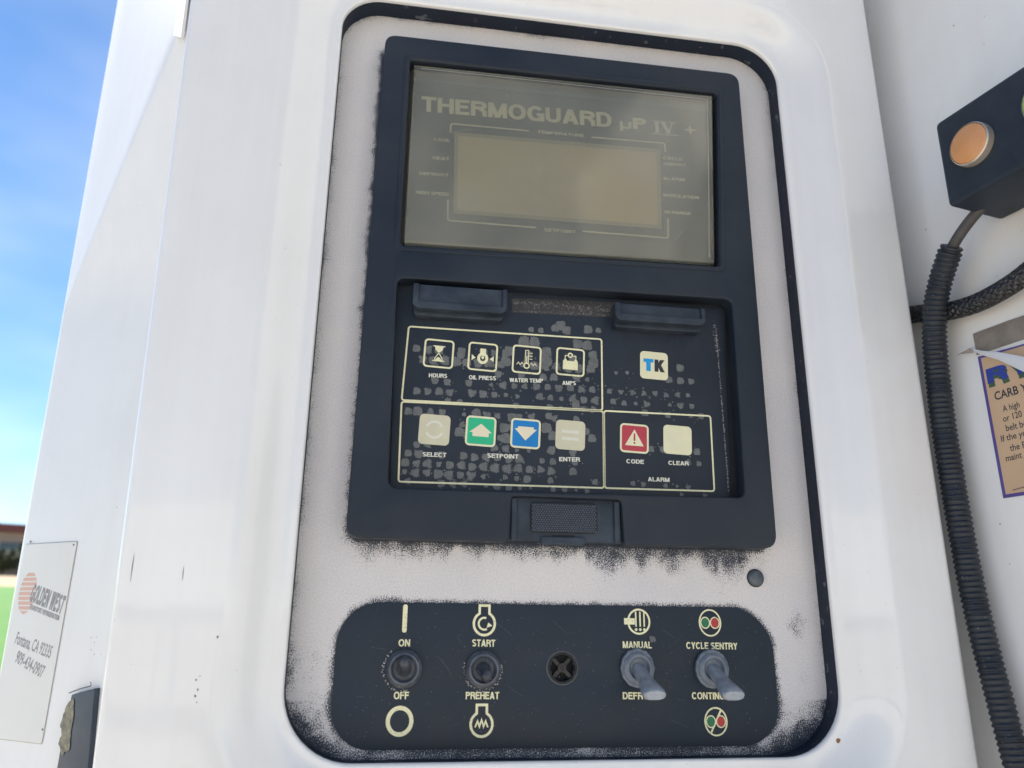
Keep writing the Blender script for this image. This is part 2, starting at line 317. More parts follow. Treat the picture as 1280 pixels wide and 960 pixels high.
class Flat:
    """flat print: polygons each a hair above the one before"""
    def __init__(s, frame, c): s.f = frame; s.c = c; s.v = []; s.fc = []; s.k = 0
    def poly(s, pts):
        b = len(s.v); c = s.c + s.k*0.0012; s.k += 1
        s.v += [s.f(p[0], p[1], c) for p in pts]; s.fc.append(list(range(b, b+len(pts)))); return s
    def band(s, outer, inner):
        b = len(s.v); c = s.c + s.k*0.0012; s.k += 1; n = len(outer)
        s.v += [s.f(p[0], p[1], c) for p in outer] + [s.f(p[0], p[1], c) for p in inner]
        for i in range(n):
            j = (i+1) % n; s.fc.append([b+i, b+j, b+n+j, b+n+i])
        return s
    def line(s, pts, w, closed=False):
        n = len(pts); L = []; R = []
        for i in range(n):
            p = Vector(pts[i]); a = Vector(pts[(i-1) % n]) if (i > 0 or closed) else None; d = Vector(pts[(i+1) % n]) if (i < n-1 or closed) else None
            t1 = (p-a).normalized() if a is not None else None; t2 = (d-p).normalized() if d is not None else None
            t = ((t1 or t2)+(t2 or t1)).normalized(); nn = Vector((-t.y, t.x))
            k = 1.0
            if t1 is not None and t2 is not None: k = 1/max(0.35, math.sqrt(max(0.0, (1+t1.dot(t2))/2)))
            L.append(p+nn*w/2*k); R.append(p-nn*w/2*k)
        b = len(s.v); c = s.c + s.k*0.0012; s.k += 1
        s.v += [s.f(p[0], p[1], c) for p in L] + [s.f(p[0], p[1], c) for p in R]
        for i in range(n if closed else n-1):
            j = (i+1) % n; s.fc.append([b+n+i, b+n+j, b+j, b+i])
        return s
    def build(s, name, material, parent, label=None):
        return mesh_flat(name, s.v, s.fc, material, parent, s.f.c, label)
def mesh_flat(name, verts, faces, material, parent, nrm, label=None):
    off = ORG.get(parent.name, Vector((0,0,0))) if parent else Vector((0,0,0))
    me = bpy.data.meshes.new(name); me.from_pydata([tuple((v-off)*MM) for v in verts], [], faces); me.materials.append(material)
    bm = bmesh.new(); bm.from_mesh(me); bm.normal_update()
    bad = [f for f in bm.faces if f.normal.dot(nrm) < 0]
    if bad: bmesh.ops.reverse_faces(bm, faces=bad)
    bm.to_mesh(me); bm.free()
    return link(name, me, parent, label)

def chips_(fl, m, par):
    for fc in fl.fc: mesh_flat('paint_chip', [fl.v[i] for i in fc], [list(range(len(fc)))], m, par, fl.f.c)
# --- bold grotesque capitals made of strokes
def arc(cx, cy, rx, ry, a0, a1, n=12, e=0.86):
    o = []
    for i in range(n+1):
        a = math.radians(a0+(a1-a0)*i/n); c, s_ = math.cos(a), math.sin(a)
        o.append((cx+rx*math.copysign(abs(c)**e, c), cy+ry*math.copysign(abs(s_)**e, s_)))
    return o
def glyph(ch, t):
    h = t/2; S = []; P = []
    ln = lambda *p: S.append((list(p), False))
    dg = lambda x0, y0, x1, y1, k=1.12: P.append([(x0-h*k, y0), (x0+h*k, y0), (x1+h*k, y1), (x1-h*k, y1)])
    W = {'I': t, 'T': .64, 'L': .56, 'E': .62, 'F': .58, 'S': .66, 'P': .66, 'R': .70, 'H': .71, 'U': .70, 'N': .71, 'D': .71, 'C': .73, 'G': .76, 'O': .78,
         'A': .74, 'V': .70, 'M': .84, 'W': .98, 'K': .74, 'Y': .70, '-': .34, '+': .6, ' ': .26, 'm': .60, 'B': .7}[ch]
    w = W
    if ch == 'I': ln((h, 0), (h, 1))
    if ch in 'HNMEFLPRDKUB' and ch != 'U': ln((h, 0), (h, 1))
    if ch == 'H': ln((w-h, 0), (w-h, 1)); ln((h, .53), (w-h, .53))
    if ch == 'T': ln((w/2, 0), (w/2, 1-h)); ln((0, 1-h), (w, 1-h))
    if ch in 'EL': ln((h, h), (w, h))
    if ch in 'EF': ln((h, 1-h), (w, 1-h)); ln((h, .53), (w*.92, .53))
    if ch == 'N': ln((w-h, 0), (w-h, 1)); dg(h*1.1, 1, w-h*1.1, 0)
    if ch == 'M': ln((w-h, 0), (w-h, 1)); dg(h*1.1, 1, w/2, 0); dg(w-h*1.1, 1, w/2, 0)
    if ch in 'PR' : ln(*([(h, 1-h)] + arc(w*.52, .73-h*.1, w*.48-h, .27-h*.9, 90, -90, 10) + [(h, .46+h)]))
    if ch == 'R': ln((w*.58, .47), (w-h*1.1, .33), (w-h, .12), (w-h*.7, 0))
    if ch == 'D': ln(*([(h, 1-h)] + arc(w*.45, .5, w*.55-h, .5-h, 90, -90, 14) + [(h, h)]))
    if ch == 'O': S.append((arc(w/2, .5, w/2-h, .5-h+.01, 0, 345, 23, 0.9), True))
    if ch in 'CG': ln(*arc(w/2, .5, w/2-h, .5-h+.01, 38, 322, 20, 0.9))
    if ch == 'G': ln((w*.56, .44), (w-h*.9, .44), (w-h*.9, .0))
    if ch == 'U': ln(*([(h, 1)] + arc(w/2, .36, w/2-h, .36-h, 180, 360, 12) + [(w-h, 1)]))
    if ch == 'S': ln(*(arc(w/2, .745, w/2-h, .255-h, 25, 250, 12, .9) + arc(w/2, .265, w/2-h, .265-h, 75, -155, 12, .9)))
    if ch == 'A': dg(h*1.1, 0, w/2, 1); dg(w-h*1.1, 0, w/2, 1); ln((w*.25, .28), (w*.75, .28))
    if ch == 'V': dg(h*1.1, 1, w/2, 0); dg(w-h*1.1, 1, w/2, 0)
    if ch == 'W': dg(h, 1, w*.28, 0); dg(w/2, 1, w*.28, 0); dg(w/2, 1, w*.72, 0); dg(w-h, 1, w*.72, 0)
    if ch == 'K': dg(w-h*1.4, 1, h*1.4, .36); dg(w-h*1.3, 0, w*.42, .58)
    if ch == 'Y': dg(h*1.2, 1, w/2, .4); dg(w-h*1.2, 1, w/2, .4); ln((w/2, 0), (w/2, .44))
    if ch == '-': ln((0, .4), (w, .4))
    if ch == '+': ln((0, .38), (w, .38)); ln((w/2, .08), (w/2, .68))
    if ch == 'm': ln((h, -.25), (h, .7)); ln(*([(h, .2)] + arc(w*.5, .2, w*.5-h, .2-h, 180, 360, 8) + [(w-h, .7)]))
    return w, S, P
def caps(fl, text, pl, pr, cap, t=0.19, track=0.10):
    """write capitals with the baseline from pl to pr (plane mm), cap height in mm"""
    pl = Vector(pl); pr = Vector(pr); L = (pr-pl).length; ax = (pr-pl)/L; ay = Vector((-ax.y, ax.x))
    track = track*.62
    tot = sum(glyph(c, t)[0] for c in text) + track*(len(text)-1); sx = L/tot; x = 0
    def mp(p, x): return tuple(pl + ax*((x+p[0])*sx) + ay*(p[1]*cap))
    for c in text:
        w_, S, P = glyph(c, t)
        for pts, cl in S:
            # offset stroke in glyph units so stretched letters keep their look
            pts = [q for i_, q in enumerate(pts) if i_ == 0 or (Vector(q)-Vector(pts[i_-1])).length > 1e-4]
            n = len(pts); Lp = []; Rp = []
            for i in range(n):
                p = Vector(pts[i]); a = Vector(pts[i-1]) if (i > 0 or cl) else None; d = Vector(pts[(i+1) % n]) if (i < n-1 or cl) else None
                t1 = (p-a) if a is not None else None; t2 = (d-p) if d is not None else None
                if t1 is not None and t1.length < 1e-5: t1 = t2
                if t2 is not None and t2.length < 1e-5: t2 = t1
                u1 = (t1 if t1 is not None else t2).normalized(); u2 = (t2 if t2 is not None else t1).normalized()
                tt = (u1+u2).normalized(); nn = Vector((-tt.y, tt.x)); k = 1/max(.5, math.sqrt(max(0, (1+u1.dot(u2))/2)))
                Lp.append(mp(p+nn*t/2*k, x)); Rp.append(mp(p-nn*t/2*k, x))
            b = len(fl.v); cc = fl.c+fl.k*0.0012; fl.k += 1
            fl.v += [fl.f(q[0], q[1], cc) for q in Lp]+[fl.f(q[0], q[1], cc) for q in Rp]
            for i in range(n if cl else n-1):
                j = (i+1) % n; fl.fc.append([b+n+i, b+n+j, b+j, b+i])
        for q in P: fl.poly([mp(p, x) for p in q])
        x += w_+track
    return fl
def capw(text, u0, v0, u1, v1, cap, name, m, parent, c, frame=PF, t=0.19):
    fl = Flat(frame, c); caps(fl, text, frame.at(u0, v0, c), frame.at(u1, v1, c), cap, t); return fl.build('lettering', m, parent)
def ftext(body, pl, pr, height, frame, c, material, parent, bold=0.0):
    cu = bpy.data.curves.new('t', 'FONT'); cu.body = body; cu.size = 1; cu.offset = bold; cu.resolution_u = 3; cu.fill_mode = 'FRONT'
    ob = bpy.data.objects.new('t', cu); COL.objects.link(ob); dg = bpy.context.evaluated_depsgraph_get()
    me = bpy.data.meshes.new_from_object(ob.evaluated_get(dg)); bpy.data.objects.remove(ob)
    xs = [v.co.x for v in me.vertices]; x0, x1 = min(xs), max(xs)
    pl = Vector(pl); pr = Vector(pr); L = (pr-pl).length; ax = (pr-pl)/L; ay = Vector((-ax.y, ax.x))
    off = ORG[parent.name]
    for v in me.vertices:
        p = pl+ax*((v.co.x-x0)/(x1-x0)*L)+ay*(v.co.y/0.70*height); v.co = (frame(p.x, p.y, c)-off)*MM
    me.materials.clear(); me.materials.append(material); me.name = 'lettering'
    bm = bmesh.new(); bm.from_mesh(me); bm.normal_update()
    bad = [f for f in bm.faces if f.normal.dot(frame.c) < 0]
    if bad: bmesh.ops.reverse_faces(bm, faces=bad)
    bm.to_mesh(me); bm.free()
    return link('lettering', me, parent)

def lathe(name, prof, ctr, material, parent, frame=PF, n=32, axis=None, smooth=True, label=None, sharp=35):
    """prof: list of (radius, height along axis); ctr = (a, b, c); axis in frame coords"""
    o = frame(*ctr); ax = (frame.a*axis[0]+frame.b*axis[1]+frame.c*axis[2]).normalized() if axis else frame.c
    u = frame.a - ax*frame.a.dot(ax); u.normalize(); v = ax.cross(u); V = []; F = []
    for r, h in prof:
        for i in range(n):
            a = 2*math.pi*i/n; V.append(o+ax*h+(u*math.cos(a)+v*math.sin(a))*r)
    for k in range(len(prof)-1):
        for i in range(n):
            j = (i+1) % n; F.append([k*n+i, k*n+j, (k+1)*n+j, (k+1)*n+i])
    if name in ('boot', 'threaded_collar'): F.append([(len(prof)-1)*n+i for i in range(n)])
    return mesh(name, V, F, material, parent, smooth, label, sharp)

def spline(pts, n):
    """Catmull-Rom through points"""
    out = []; P = [Vector(p) for p in pts]; P = [P[0]*2-P[1]]+P+[P[-1]*2-P[-2]]
    for i in range(1, len(P)-2):
        for k in range(n):
            t = k/n; a, b, c, d = P[i-1], P[i], P[i+1], P[i+2]
            out.append(0.5*((2*b)+(c-a)*t+(2*a-5*b+4*c-d)*t*t+(3*b-a-3*c+d)*t*t*t))
    out.append(P[-2]); return out
def resample(pts, step):
    out = [pts[0]]; acc = 0.0
    for i in range(1, len(pts)):
        a = pts[i-1]; b = pts[i]; L = (b-a).length; pos = step-acc
        while pos <= L: out.append(a+(b-a)*(pos/L)); pos += step
        acc = (acc+L) % step
    return out
def sweep(name, pts, rad, n, material, parent=None, smooth=True, label=None, sharp=None, cap=True):
    V = []; F = []; T = None; u = None; s = 0.0
    for i, p in enumerate(pts):
        t = (pts[min(i+1, len(pts)-1)]-pts[max(i-1, 0)]).normalized()
        if u is None: u = t.orthogonal().normalized()
        else: u = (u-t*u.dot(t)).normalized()
        if i: s += (p-pts[i-1]).length
        v = t.cross(u)
        for k in range(n):
            a = 2*math.pi*k/n; r = rad(s, a); V.append(p+(u*math.cos(a)+v*math.sin(a))*r)
    for i in range(len(pts)-1):
        for k in range(n):
            j = (k+1) % n; F.append([i*n+k, i*n+j, (i+1)*n+j, (i+1)*n+k])
    if cap: F.append(list(range(n))); F.append([(len(pts)-1)*n+k for k in range(n)])
    return mesh(name, V, F, material, parent, smooth, label, sharp)
def box(name, p0, p1, material, parent=None, bev=0.0, label=None):
    bm = bmesh.new(); bmesh.ops.create_cube(bm, size=1.0); off = ORG.get(parent.name, Vector((0,0,0))) if parent else Vector((0,0,0))
    for v in bm.verts:
        v.co = (Vector([(p0[i]+p1[i])/2+v.co[i]*(p1[i]-p0[i]) for i in range(3)])-off)*MM
    if bev: bmesh.ops.bevel(bm, geom=bm.edges[:], offset=bev*MM, segments=2, affect='EDGES')
    me = bpy.data.meshes.new(name); bm.to_mesh(me); bm.free(); me.materials.append(material)
    return link(name, me, parent, label)
def struct(o): o['kind'] = 'structure'; return o

def fbm(x, y, s, seed=0.0): return mnoise.fractal(Vector((x*s, y*s, seed)), 0.8, 2.0, 4)
def sdrr(x, y, x0, x1, y0, y1, r):
    """signed distance to rounded rectangle, negative inside"""
    cx, cy = (x0+x1)/2, (y0+y1)/2; qx = abs(x-cx)-(x1-x0)/2+r; qy = abs(y-cy)-(y1-y0)/2+r
    return math.hypot(max(qx, 0), max(qy, 0))+min(max(qx, qy), 0)-r
def sst(a, b, x):
    t = min(1, max(0, (x-a)/((b-a) or 1e-9))); return t*t*(3-2*t)

# ================================================================== SETTING
GZ = -1650.0
V = [(-400000,-400000,GZ),(400000,-400000,GZ),(400000,400000,GZ),(-400000,400000,GZ)]
struct(mesh('ground', V, [[0,1,2,3]], M['ground']))

def dirto(u, v):
    d = ROT @ Vector((u-640, -(v-480), -FPX)); return d/math.hypot(d.x, d.y)
dl = dirto(10, 775); DL = Vector((dl.x, dl.y, 0)).normalized(); DR = Vector((DL.y, -DL.x, 0))   # away / right of view line
def far(dist, side, z): p = CAMP+DL*dist+DR*side; return Vector((p.x, p.y, z))
def zpix(v, dist):  # height that shows at photo row v near the left edge, at that distance
    d = dirto(10, v); return CAMP.z+d.z*dist
# grass bank rising beyond the yard
rows = []
prof = [(24000, GZ+20), (27000, zpix(818, 27000)), (31000, zpix(780, 31000)), (36000, zpix(744, 36000)), (40000, zpix(733, 40000))]
V = []; F = []; NS = 40
for i, (d, z) in enumerate(prof):
    for k in range(NS+1):
        s = -30000+60000*k/NS; V.append(far(d+600*fbm(s/9000, i, 1.0), s, z+120*fbm(s/4000, i, 1.0, 3)))
for i in range(len(prof)-1):
    for k in range(NS): F.append([i*(NS+1)+k, i*(NS+1)+k+1, (i+1)*(NS+1)+k+1, (i+1)*(NS+1)+k])
struct(mesh('grass_bank', V, F, M['grass'], smooth=True))
d0, z0 = prof[-1]
V = [far(d0-300, -30000, z0-60), far(d0-300, 30000, z0-60), far(50000, 30000, zpix(720, 50000)), far(50000, -30000, zpix(720, 50000)), far(90000, 30000, zpix(720, 50000)), far(90000, -30000, zpix(720, 50000))]
struct(mesh('dirt_terrace', V, [[0,1,2,3],[3,2,4,5]], M['dirtpath']))
# far building on the terrace
BD = 56000; bz0 = zpix(722, 50000); bz1 = zpix(655, BD)
bt = thing('far_building', 'distant tan low-rise building with dark red roof band beyond the grass bank', 'building', far(BD, -1500, bz0))
def bbox_(name, s0, s1, z0, z1, d0, d1, m, par):
    P = [far(d, s, z) for z in (z0, z1) for d in (d0, d1) for s in (s0, s1)]
    return mesh(name, P, [[0,1,3,2],[4,5,7,6],[0,1,5,4],[2,3,7,6],[0,2,6,4],[1,3,7,5]], m, par)
H = bz1-bz0
bw = bbox_('wall', -9000, 700, bz0, bz1-H*.14, BD, BD+9000, M['stucco'], bt)
bbox_('roof_fascia', -9200, 900, bz1-H*.14+10, bz1, BD-350, BD+9300, M['redroof'], bt)
bbox_('side_wing', 710, 1900, bz0, bz1-H*.05, BD+200, BD+8000, M['bluewall'], bt)
for z_ in (.22, .52):
    for s_ in range(-8600, 500, 1500):
        f_ = bbox_('window', s_, s_+1100, bz0+H*z_, bz0+H*(z_+.16), BD-60, BD-20, M['winglass'], bt)
        bbox_('sill', s_-60, s_+1160, bz0+H*z_-90, bz0+H*z_-20, BD-160, BD-25, M['stucco'], f_)
for s_, h_ in ((-700, 1500), (650, 2100), (1500, 1200)):
    base = far(BD-3500, s_, zpix(720, 50000))
    tr = thing('bush', {-700: 'low dark bush in front of the tan building wall', 650: 'tallest dark bush at the corner of the tan building', 1500: 'small bush before the blue grey wing'}[s_], 'bush', base, 'bushes before the far building')
    sweep('stem', [base, base+Vector((20, 10, h_*.35)), base+Vector((-30, 20, h_*.6))], lambda s, a: 70-s*.03, 8, M['bark'], tr)
    V = []; F = []
    for q in range(420):
        v_ = Vector((random.gauss(0, 1), random.gauss(0, 1), random.gauss(0, 1))).normalized()*random.uniform(.5, 1)
        p = base+Vector((v_.x*h_*.5, v_.y*h_*.5, h_*.62+v_.z*h_*.38)); a = Vector((random.gauss(0, 1), random.gauss(0, 1), random.gauss(0, 1))).normalized(); b_ = a.orthogonal().normalized()
        k = len(V); V += [p+a*130, p+b_*90, p-a*130, p-b_*90]; F.append([k, k+1, k+2, k+3])
    mesh_flat('foliage', V, F, M['bush'], tr, Vector((0, 0, 1)))

# white box trailer standing across the yard behind the viewer (mirrored in the door paint)
tp = thing('parked_trailer', 'white box trailer across the yard, seen only mirrored in the glossy door', 'trailer', (-4500, -11500, GZ))
box('body', (-15500, -13900, CAMP.z+120), (1800, -11300, CAMP.z+1550), M['trailer'], tp, 30)
box('side_rail', (-15500, -11290, CAMP.z-40), (1800, -11200, CAMP.z+112), M['steel'], tp, 8)
for x_ in (-13600, -12300, -400):
    fr = Frame((x_, -11250, GZ+520), (1, 0, 0), (0, 0, 1)); fr = Frame((x_, -11250, GZ+520), (-1, 0, 0), (0, 0, 1))
    wh = lathe('wheel', [(200, -260), (520, -260), (520, 0), (300, 10), (290, -60), (0.001, -60)], (0, 0, 0), M['tyre'], tp, fr, 28)
    lathe('rim', [(285, -50), (270, -20), (120, -40), (100, 20), (0.001, 20)], (0, 0, 0), M['steel'], wh, fr, 24)
for x_ in (-3200, -2900):
    box('landing_leg', (x_, -11700, GZ+30), (x_+90, -11600, CAMP.z+110), M['steel'], tp, 5)

# ================================================================== RIGHT WALL
wt = thing('side_wall', 'tall white painted body wall on the right, running forward from the door', 'wall', WF(200, GZ*0.6, 0))
NP = 60
V = []; F = []
z0_, z1_ = -1100.0, 1200.0
LEN = 1500.0
us = [-60+ (LEN+60)*(i/NP)**1.6 for i in range(NP+1)]; zs = [z0_+(z1_-z0_)*k/50 for k in range(51)]
for c in (0, -60):
    for z in zs:
        for u_ in us: V.append(WF(u_, z, c + (0.35*fbm(u_/90, z/120, 1.0) if c == 0 else 0)))
nu = NP+1; nv = 51
for layer in (0, 1):
    o_ = layer*nu*nv
    for k in range(nv-1):
        for i in range(NP): F.append([o_+k*nu+i, o_+k*nu+i+1, o_+(k+1)*nu+i+1, o_+(k+1)*nu+i])
o_ = nu*nv
for k in range(nv-1):
    for i in (0, NP): F.append([k*nu+i, (k+1)*nu+i, o_+(k+1)*nu+i, o_+k*nu+i])
for i in range(NP):
    for k in (0, nv-1): F.append([k*nu+i, k*nu+i+1, o_+k*nu+i+1, o_+k*nu+i])
mesh('panel', V, F, M['wall'], wt, smooth=True, sharp=40)
fl = Flat(WF, 1.0)
for (u_, v_, r_) in [(1192, 32, .5), (1157, 287, .45), (1230, 55, .3), (1130, 124, .25), (1250, 655, .4), (1262, 705, .3), (1140, 225, .2), (1246, 345, .3)]:
    a, b = WF.at(u_, v_, 1.0); fl.poly([(a+r_*random.uniform(.6, 1.3)*math.cos(q), b+r_*random.uniform(.6, 1.2)*math.sin(q)) for q in [i*2*math.pi/9 for i in range(9)]])
chips_(fl, M['scratch'], wt)

# ================================================================== LEFT CORNER PANEL
lt = thing('corner_panel', 'white angled body panel on the left with a sun and shadow edge across its top', 'body panel', LF(-110, -700, 0))
V = []; F = []
path = []      # (x, y) path from far-left edge to behind the door, straight then curved
cosA, sinA = math.cos(ANG), math.sin(ANG)
zl = [-900+2000*k/80 for k in range(81)]
def lpath(z):
    sl_ = left_edge(z)
    pts = []
    L0 = LF(sl_, z, 0)
    back = -LF.c
    pts.append(L0+LF.a*(-9)+back*70)
    for i in range(7):
        a = math.radians(90*i/6); pts.append(L0+LF.a*(-9*math.cos(a))+back*(9*(1-math.sin(a))))
    cr = min(max(crease(z), sl_+1), -48)
    for i in range(1, 9): pts.append(LF(sl_+(cr-sl_)*i/8, z, 0))
    p = pts[-1]; a2 = Vector((math.cos(ANG2), -math.sin(ANG2), 0)); rest = max(4.0, (-52-cr)*1.06)
    for i in range(1, 3):                      # softened crease
        am = ANG+(ANG2-ANG)*i/3; p = p+Vector((math.cos(am), -math.sin(am), 0))*1.2; pts.append(p)
    for i in range(1, 9): pts.append(p+a2*rest*i/8)
    p = pts[-1]; R_ = 70; ctr = p+Vector((math.sin(ANG2), math.cos(ANG2), 0))*R_
    for i in range(1, 13):
        th = ANG2*(1-i/12); pts.append(ctr-Vector((math.sin(th), math.cos(th), 0))*R_)
    e = pts[-1]; pts.append(e+Vector((60, 0, 0))); pts.append(e+Vector((120, 0, 0)))
    return pts
for z in zl: V += lpath(z)
nn_ = len(lpath(0))
for k in range(80):
    for i in range(nn_-1): F.append([k*nn_+i, k*nn_+i+1, (k+1)*nn_+i+1, (k+1)*nn_+i])
mesh('panel', V, F, M['lpaint'], lt, smooth=True, sharp=50)
q = [LF.at(213, -30, 3), LF.at(238, -30, 3), LF.at(226, 46, 3), LF.at(209, 42, 3)]
_s = LF(q[2][0], 0, 6); SF = Frame((_s.x, _s.y, 0), (math.cos(math.radians(66)), -math.sin(math.radians(66)), 0), (0, 0, 1))
q = [SF.at(*p) for p in [(211, -60), (240, -60), (226, 47), (209, 42)]]
solid('sun_facing_strip', [q[3], q[2], q[1], q[0]], [], -2, 0, M['lpaint'], lt, .4, SF)  # added strip, turned to the sun to make the bright patch up here
CY = lpath(0)[-1].y      # depth of the flat part behind the door
# dark recess low down next to the door, with crumbling foam at its edge
LC = Frame((0, CY-4, 0), (1, 0, 0), (0, 0, 1))
_a2 = Vector((math.cos(ANG2), -math.sin(ANG2), 0)); _v = lpath(-70)[20]-lpath(-185)[20]; _n = _a2.cross(_v).normalized()
LF2 = Frame(lpath(-120)[20]+_n*.1, _a2, _n.cross(_a2))      # the lower facet, fitted
_q = Vector(lpath(-150)[26]); lo = Frame(Vector((_q.x, _q.y, 0))+LF2.c*1.0, LF2.a, (0, 0, 1))
q = [lo.at(*p) for p in [(95, 868), (124, 860), (112, 1000), (70, 1000)]]
solid('latch_recess', [q[3], (q[3][0]+.5, (q[3][1]+q[0][1])/2), q[0], (q[0][0]+3, q[0][1]+.8), q[1], q[2]][::-1], [], -1, 3, M['hole'], lt, 0.5, lo)
pts = [lo.at(*p, 3.4) for p in [(92, 872), (84, 880), (79, 893), (75, 905), (77, 917), (73, 930), (77, 946), (81, 940), (87, 936), (88, 915), (92, 895)]]
fl = Flat(lo, 3.4)
jag = []
for i in range(len(pts)):
    a, b = Vector(pts[i]), Vector(pts[(i+1) % len(pts)])
    for k in range(4): p = a+(b-a)*k/4; jag.append((p.x+random.uniform(-.5, .5), p.y+random.uniform(-.5, .5)))
fl.poly(jag).build('exposed_foam', M['foam'], lt)
fl = Flat(lo, 3.2)
for p0, p1 in [((92, 866), (120, 857)), ((120, 857), (119, 852))]:
    a, b = lo.at(*p0), lo.at(*p1); fl.line([a, ((a[0]+b[0])/2, (a[1]+b[1])/2+.4), b], .7)
fl.build('chipped_edge', M['scratch'], lt)
fl = Flat(lo, 5.0)
for (u_, v_) in [(114, 797), (118, 803), (114, 812), (118, 818), (146, 634), (121, 796)]:
    a, b = lo.at(u_, v_, 5.0); fl.poly([(a+random.uniform(.3, .8)*math.cos(q_), b+random.uniform(.2, .5)*math.sin(q_)) for q_ in [i*2*math.pi/7 for i in range(7)]])
chips_(fl, M['dirt'], lt)

# company plate on the corner panel
cp = [LF2.at(*p, 1.0) for p in [(6, 936), (53, 930), (93, 677), (33, 672)]]
ct = thing('company_plate', 'faded white company plate with striped orange sun logo on the left corner panel', 'sign', LF2(*cp[0], 1))
x1_ = (cp[1][0]+cp[2][0])/2; x0_ = cp[3][0]
solid('plate', rr(x0_, x1_, cp[1][1], cp[2][1], 1.5, 4), [], 0.05, .55, M['plateback'], ct, 0.1, LF2)
fl = Flat(LF2, .16); fl.band(rr(x0_-.5, x1_+.5, cp[1][1]-.5, cp[2][1]+.5, 1.6, 4), rr(x0_, x1_, cp[1][1], cp[2][1], 1.5, 4)); fl.build('dirty_edge', M['dirt'], ct)
capw('GOLDEN WEST', 36, 751, 76, 768, 11.5, '', M['ink'], ct, .62, LF2, .23)
capw('TRANSPORT REFRIGERATION', 36, 761, 73, 776, 3.2, '', M['ink'], ct, .62, LF2, .2)
ftext('Fontana, CA 92335', LF2.at(18, 804, .62), LF2.at(62, 823, .62), 7.5, LF2, .62, M['ink'], ct, .015)
ftext('909-434-0907', LF2.at(18, 827, .62), LF2.at(52, 848, .62), 7.5, LF2, .62, M['ink'], ct, .015)
fl = Flat(LF2, .6); la = LF2.at(33, 741, 1.25); rxx = 9.0; ryy = 14.0
for k in range(9):
    y0 = -ryy+k*ryy*2/9; y1 = y0+ryy*2/9*.72; xs0 = rxx*math.sqrt(max(0, 1-(y0/ryy)**2)); xs1 = rxx*math.sqrt(max(0, 1-(y1/ryy)**2))
    fl.poly([(la[0]-xs0, la[1]+y0), (la[0]+xs0, la[1]+y0), (la[0]+xs1, la[1]+y1), (la[0]-xs1, la[1]+y1)])
fl.build('sun_logo', M['logo'], ct)
for (u_, v_) in ((37, 677), (91, 681), (52, 912)): 
    a, b = LF2.at(u_, v_, 1.2); lathe('rivet', [(.7, .5), (.6, .8), (.001, .9)], (a, b, 0), M['scratch'], ct, LF2, 10)

# ================================================================== DOOR
dt = thing('unit_door', 'glossy white door with a large round-cornered opening around the controls', 'door', (20, 0, -420))
ODX0, ODX1, ODZ0, ODZ1 = -108.0, 170.6, -191.0, 237.4
def opening(off):
    r = (33+off, 32+off, 28+off, 23+off)
    return rr(ODX0-off, ODX1+off, ODZ0-off, ODZ1+off, r, 12, 14)
rings = []
rings.append([(p[0], p[1], 12.6) for p in opening(0.2)])
rings.append([(p[0], p[1], 14.0) for p in opening(0.0)])
for i in range(1, 6):
    a = math.radians(90*i/5); rings.append([(p[0], p[1], 14.0+1.6*math.sin(a)) for p in opening(1.6*(1-math.cos(a)))])
BW, C0, C1 = 31.0, 15.6, 26.0
for i in range(1, 19):
    t = i/18; e = t*t*(3-2*t); e = e*0.9+t*0.1
    k = C0+(C1-C0)*(1-(1-t)**2.0 if False else e)
    rings.append([(p[0], p[1], k) for p in opening(1.6+(BW-1.6)*t)])
def outer(ins, c):
    r = 18
    base = rr(-188.6+ins, 235.0-ins, -420+ins, 470-ins, (r,)*4, 12, 14)
    out = []
    for x, z in base:
        if x < 0: x += -5.0*(z-12)/200*0.9*(abs(x)/190)
        else: x += -0.9*(z-40)/200*(abs(x)/237)
        out.append((x, z, c))
    return out
for t in (.33, .66):
    a = [(p[0], p[1]) for p in opening(BW)]; b = outer(9, C1)
    rings.append([(a[i][0]+(b[i][0]-a[i][0])*t, a[i][1]+(b[i][1]-a[i][1])*t, C1) for i in range(len(a))])
for i in range(0, 7):
    a = math.radians(90*i/6); rings.append(outer(3.5*(1-math.sin(a)), C1-3.5*(1-math.cos(a))))
rings.append(outer(0, 0)); rings.append(outer(1, -14)); rings.append(outer(14, -15))
V = []; F = []; n_ = len(rings[0])
for rg in rings: V += [PF(*p) for p in rg]
for k in range(len(rings)-1):
    for i in range(n_): j = (i+1) % n_; F.append([k*n_+i, k*n_+j, (k+1)*n_+j, (k+1)*n_+i])
mesh('door_skin', V, F, M['door'], dt, smooth=True, sharp=60)
ub = thing('unit_body', 'white refrigeration unit body behind and above the door', 'unit body', (20, 200, -900))
box('shell', (-150, CY+6, -900), (236, 700, 1150), M['lpaint'], ub, 12)
fl = None
